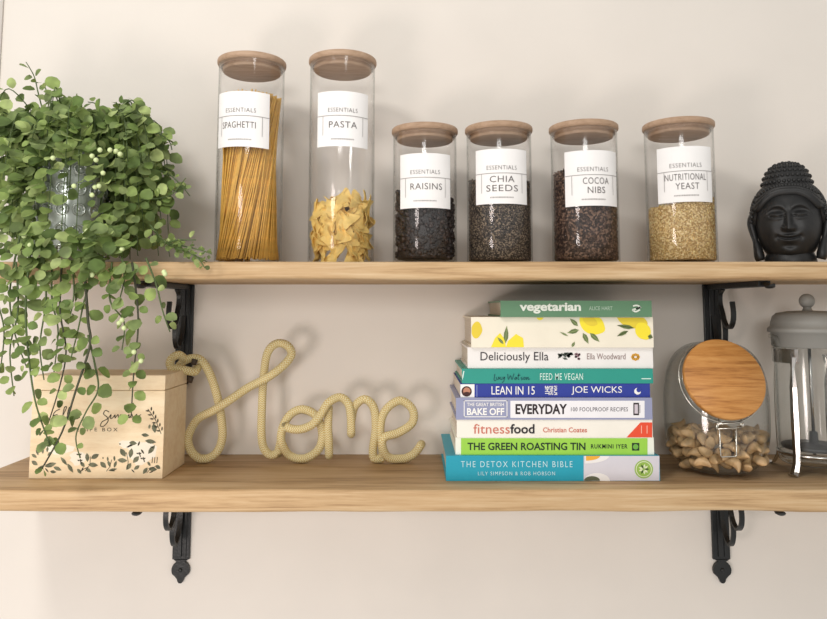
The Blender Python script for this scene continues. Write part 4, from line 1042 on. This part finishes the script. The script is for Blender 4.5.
def plant():
    rr = random.Random(12); Yp = -.125; pc = P(68, 262, Yp); loc = Vector((pc.x, Yp, Z_UT + .0003))
    t = thing('trailing_plant', loc, 'green trailing plant with small round leaves in a silvery dimpled pot', 'plant')
    zb = loc.z; zt = PZ(146, Yp); rp = .048
    mb = MB(); mb.lathe([(.0005, zb), (rp * .8, zb), (rp * .86, zb + .003), (rp, zb + .03), (rp, zt - .006), (rp * .97, zt), (rp * .9, zt), (rp * .9, zt - .03), (.0005, zt - .03)], (loc.x, Yp, 0), 48)
    rows = 6
    for j in range(rows):
        z = zb + .018 + (zt - zb - .03) * j / (rows - 1)
        for i in range(14):
            a = 2 * PI * (i + .5 * 0) / 14; c = Vector((loc.x + rp * math.cos(a), Yp + rp * math.sin(a), z)); o = Vector((math.cos(a), math.sin(a), 0)); tg = Vector((-o.y, o.x, 0))
            ring = [c + tg * .0078 * math.cos(q) + Vector((0, 0, .0078 * math.sin(q))) + o * .0006 for q in [2 * PI * k / 14 for k in range(15)]]
            mb.tube(ring, .0017, 6, cap=False); mb.ball(c, (.0028, .0028, .0028), 0, 8, 5)
    mb.build('pot', M['silver'], t)
    mats = [M['leaf%d' % i] for i in range(5)]
    fol = MB(); stm = MB()
    cz = PZ(176, -.14); cx = P(82, 176, -.14).x
    def stemleaves(f, path, step, size, jit=.35, taper=True, skip0=0.0, skipfn=None, mats_n=5):
        acc = 0; n = len(path); tot = sum((path[i + 1] - path[i]).length for i in range(n - 1)); side = rr.random() * 6; run = 0
        for i in range(n - 1):
            seg = path[i + 1] - path[i]; L_ = seg.length; acc += L_; run += L_
            if acc < step * rr.uniform(.75, 1.25) or run < skip0 * tot: continue
            acc = 0; T = seg.normalized(); side += rr.uniform(1.2, 1.9)
            ref = Vector((0, -1, 0)); b1 = T.cross(ref)
            b1 = b1.normalized() if b1.length > .05 else Vector((1, 0, 0)); b2 = T.cross(b1)
            for s in (0, PI):
                if rr.random() < .12: continue
                a = side + s; o = (b1 * math.cos(a) + b2 * math.sin(a) * .8 + T * .45 + Vector((0, -.25, -.1))).normalized()
                sz = size * rr.uniform(.6, 1.25) * (1 - .35 * run / tot if taper else 1); p = path[i] + o * .003
                if skipfn and skipfn(p + o * sz * .5): continue
                nrm = (Vector((rr.uniform(-.6, .6), -.8, .5 + rr.uniform(-.4, .5)))).normalized()
                leaf(f, p, o, nrm, sz, rr.choices(range(mats_n), (3, 4, 2, 3, 2))[0])
    def proj(p):
        r = p - Vector((0, CAMY, CAMZ)); zc = r.y * CT + r.z * ST; v = (r.y * ST - r.z * CT) / zc
        return PPX + F * r.x / zc, PPY + F * v
    def window(p):
        a, b = proj(p); return p.y < -.11 and 51 < a < 86 and 160 < b < 232 and rr.random() < .75
    # crown: arching stems out of the pot
    top = Vector((loc.x, Yp, zt - .004))
    for i in range(150):
        an = rr.uniform(0, 2 * PI); el = rr.uniform(-.2, 1.25)
        reach = rr.uniform(.075, .15); rise = rr.uniform(.0, .045) if rr.random() < .8 else rr.uniform(.03, .075)
        fall = rr.uniform(.02, .19) if rr.random() < .75 else rr.uniform(-.01, .05)
        dx, dy = math.cos(an), math.sin(an) * .72
        if dy > 0: reach *= .66
        if dx > 0: reach *= 1.08
        end = top + Vector((dx * reach, dy * reach, -fall)); end.y = max(-.295, min(-.012, end.y))
        st = top + Vector((dx * .03, dy * .03, 0))
        mid = (st + end) / 2 + Vector((dx * reach * .22, dy * reach * .2, rise + fall * .42)); mid.y = max(-.29, min(-.014, mid.y))
        path = smoothpath([st, mid, end], 9)
        for p in path:
            if p.y > -.012: p.y = -.012
        lo = end.z
        if lo < Z_UT + .01:
            for p in path:
                if p.z < Z_UT + .012 and p.y > -.235: p.z = Z_UT + .012
        stm.tube(path, [.0011 - .0006 * k / len(path) for k in range(len(path))], 5)
        stemleaves(fol, path, .0125, .0185, skipfn=window, taper=False)
    for i in range(430):                   # leaves filling the crown
        u = Vector((rr.gauss(0, 1), rr.gauss(0, 1), rr.gauss(0, 1))).normalized(); q = rr.uniform(.6, 1.0)
        p = Vector((cx + .022 + u.x * .118 * q, -.15 + u.y * .125 * q, cz - .004 + u.z * .098 * q - abs(u.x) * .012))
        p.y = max(-.285, min(-.014, p.y))
        if p.z < Z_UT + .008 and p.y > -.23: continue
        if window(p): continue
        o = Vector((u.x + rr.uniform(-.6, .6), u.y - .4 + rr.uniform(-.5, .5), u.z - .3 + rr.uniform(-.5, .5))).normalized()
        leaf(fol, p, o, Vector((rr.uniform(-.6, .6), -.8, .6)).normalized(), .0185 * rr.uniform(.6, 1.15), rr.choices(range(5), (3, 4, 2, 3, 2))[0])
    for i in range(150):                   # fringe over the front of the shelf
        a, b = rr.uniform(20, 132), rr.uniform(222, 276)
        if window(P(a, b, -.2)) or (b > 262 and rr.random() < .4): continue
        o = Vector((rr.uniform(-.7, .7), -.5, rr.uniform(-1, .2))).normalized()
        leaf(fol, P(a, b, rr.uniform(-.285, -.238)), o, Vector((rr.uniform(-.6, .6), -.8, .6)).normalized(), .019 * rr.uniform(.65, 1.15), rr.choices(range(5), (3, 4, 2, 3, 2))[0])
    fol.build('foliage', mats, t); stm.build('stems', M['stem'], t)
    # drawn strands
    def strand(pts, size, step, r=.0013, dark=False, skip=0):
        q = smoothpath([P(a, b, y) for a, b, y in pts], 10); mb = MB(); mb.tube(q, [r * (1 - .5 * k / len(q)) for k in range(len(q))], 6)
        s = mb.build('vine', M['stemd'] if dark else M['stem'], t); f = MB(); stemleaves(f, q, step, size, skip0=skip, taper=True)
        if f.f: f.build('leaves', mats, s)
    YF = -.262
    strand([(30, 250, YF), (26, 300, YF), (27, 340, YF - .01), (35, 400, YF - .015), (50, 445, YF - .015)], .021, .0135, .0016)
    strand([(20, 235, YF), (10, 290, YF + .005), (14, 330, YF), (26, 366, YF)], .019, .013)
    strand([(84, 262, YF), (88, 320, YF - .006), (90, 345, YF - .01), (76, 390, YF - .012), (62, 432, YF - .012), (40, 472, YF - .012)], .022, .030, .0018, True, .1)
    strand([(88, 335, YF - .01), (95, 365, YF), (98, 390, YF), (86, 412, YF), (76, 436, YF), (80, 458, YF)], .021, .017)
    strand([(62, 262, YF), (60, 310, YF), (66, 350, YF), (60, 385, YF), (46, 430, YF)], .019, .015, .0013, True)
    strand([(132, 262, YF), (137, 300, YF - .006), (138, 330, YF), (134, 370, YF), (131, 418, YF)], .020, .0115, .0014, True)
    strand([(146, 258, YF), (156, 284, YF - .006), (163, 312, YF - .006), (170, 332, YF)], .019, .0135)
    strand([(112, 262, YF), (110, 300, YF), (124, 322, YF), (122, 350, YF)], .019, .013)
    strand([(44, 262, YF), (46, 300, YF), (40, 345, YF), (44, 380, YF)], .020, .013)
    strand([(100, 262, YF), (86, 295, YF), (78, 330, YF), (70, 362, YF)], .018, .013)
    strand([(16, 262, YF), (18, 310, YF), (10, 350, YF), (14, 396, YF)], .019, .0125)
    strand([(52, 262, YF), (52, 300, YF), (58, 330, YF), (54, 372, YF)], .019, .0125)
    strand([(72, 262, YF), (74, 292, YF), (70, 318, YF)], .020, .0125)
    strand([(122, 258, YF), (124, 280, YF), (118, 305, YF)], .020, .0125)
    strand([(166, 243, -.22), (186, 252, -.23), (196, 256, -.24), (205, 268, -.245)], .010, .0055)
    strand([(166, 243, -.22), (184, 246, -.23), (200, 250, -.24), (212, 254, -.245)], .010, .0055)
    strand([(-2, 225, YF), (-4, 290, YF), (4, 330, YF), (0, 372, YF)], .019, .013)
    strand([(150, 225, -.2), (166, 243, -.22), (182, 250, -.235), (200, 258, -.24), (207, 262, -.24)], .011, .0065)
    strand([(166, 243, -.22), (180, 240, -.23), (196, 240, -.23)], .014, .012)
    strand([(50, 140, -.12), (43, 112, -.12), (38, 92, -.12), (34, 76, -.12), (26, 62, -.12)], .019, .0115, .0012, False, .2)
    strand([(52, 140, -.13), (52, 112, -.135), (48, 96, -.14), (44, 84, -.14)], .017, .014)
    strand([(64, 140, -.13), (60, 122, -.13), (62, 108, -.14), (66, 98, -.14)], .02, .016)
    strand([(100, 130, -.14), (104, 114, -.14), (96, 104, -.14), (88, 102, -.14)], .017, .012)
    strand([(112, 128, -.14), (120, 112, -.14), (116, 102, -.14)], .018, .012)
    strand([(20, 150, -.13), (14, 130, -.13), (4, 118, -.13)], .016, .012)
    strand([(130, 140, -.16), (152, 132, -.16), (168, 140, -.16), (172, 150, -.16)], .017, .011)
    strand([(140, 170, -.17), (165, 172, -.17), (180, 184, -.17), (190, 196, -.17)], .015, .011)
    strand([(140, 200, -.18), (160, 198, -.18), (172, 194, -.18), (186, 178, -.18)], .014, .012)
    for (a, b) in ((53, 158), (92, 156), (100, 150), (110, 150), (116, 151), (120, 154), (96, 160), (103, 173), (95, 187), (99, 186), (92, 195), (74, 186), (87, 231), (85, 239), (24, 236), (92, 263), (30, 245), (122, 249), (165, 274), (164, 272), (122, 320), (124, 328), (141, 361), (92, 275), (119, 323), (134, 352)):
        mb = MB(); y = -.275 if b > 255 else -.262 - rr.uniform(0, .02); mb.ball(P(a, b, y), .0031, 0, 10, 7); mb.build('bud', M['bud'], t)
plant()

# ------------------------------------------------------------------ light
w = bpy.data.worlds.new('room_light'); SC.world = w; w.use_nodes = True
bg = w.node_tree.nodes['Background']; bg.inputs['Color'].default_value = (1.0, .98, .95, 1); bg.inputs['Strength'].default_value = .54
def area(name, loc, target, size, power, col, sy=None):
    d = bpy.data.lights.new(name, 'AREA'); d.energy = power; d.color = col; d.size = size; d.shape = 'RECTANGLE' if sy else 'DISK'
    if sy: d.size_y = sy
    o = bpy.data.objects.new(name, d); COL.objects.link(o); o.location = loc
    o.rotation_euler = (Vector(target) - Vector(loc)).to_track_quat('-Z', 'Y').to_euler(); return o
area('table_lamp_light', (-.60, -1.12, CAMZ - .38), (0, 0, CAMZ - .45), .32, 4.0, (1, .88, .83))
area('ceiling_light', (-.75, -1.3, CAMZ + 1.0), (-.2, 0, CAMZ), .3, 7.4, (1, .97, .93))
area('ceiling_light', (.4, -1.8, CAMZ + 1.0), (-.1, 0, CAMZ), .3, 1.2, (1, .98, .94))
area('window_light', (-.15, -2.9, CAMZ + .4), (-.2, 0, CAMZ), .7, 13, (1, .99, .97), .4)

SC.view_settings.view_transform = 'Standard'; SC.view_settings.look = 'None'; SC.view_settings.exposure = .14; SC.view_settings.gamma = 1
SC.cycles.use_denoising = True
SC.cycles.transparent_max_bounces = 24; SC.cycles.max_bounces = 10
SC.cycles.caustics_reflective = False; SC.cycles.caustics_refractive = False
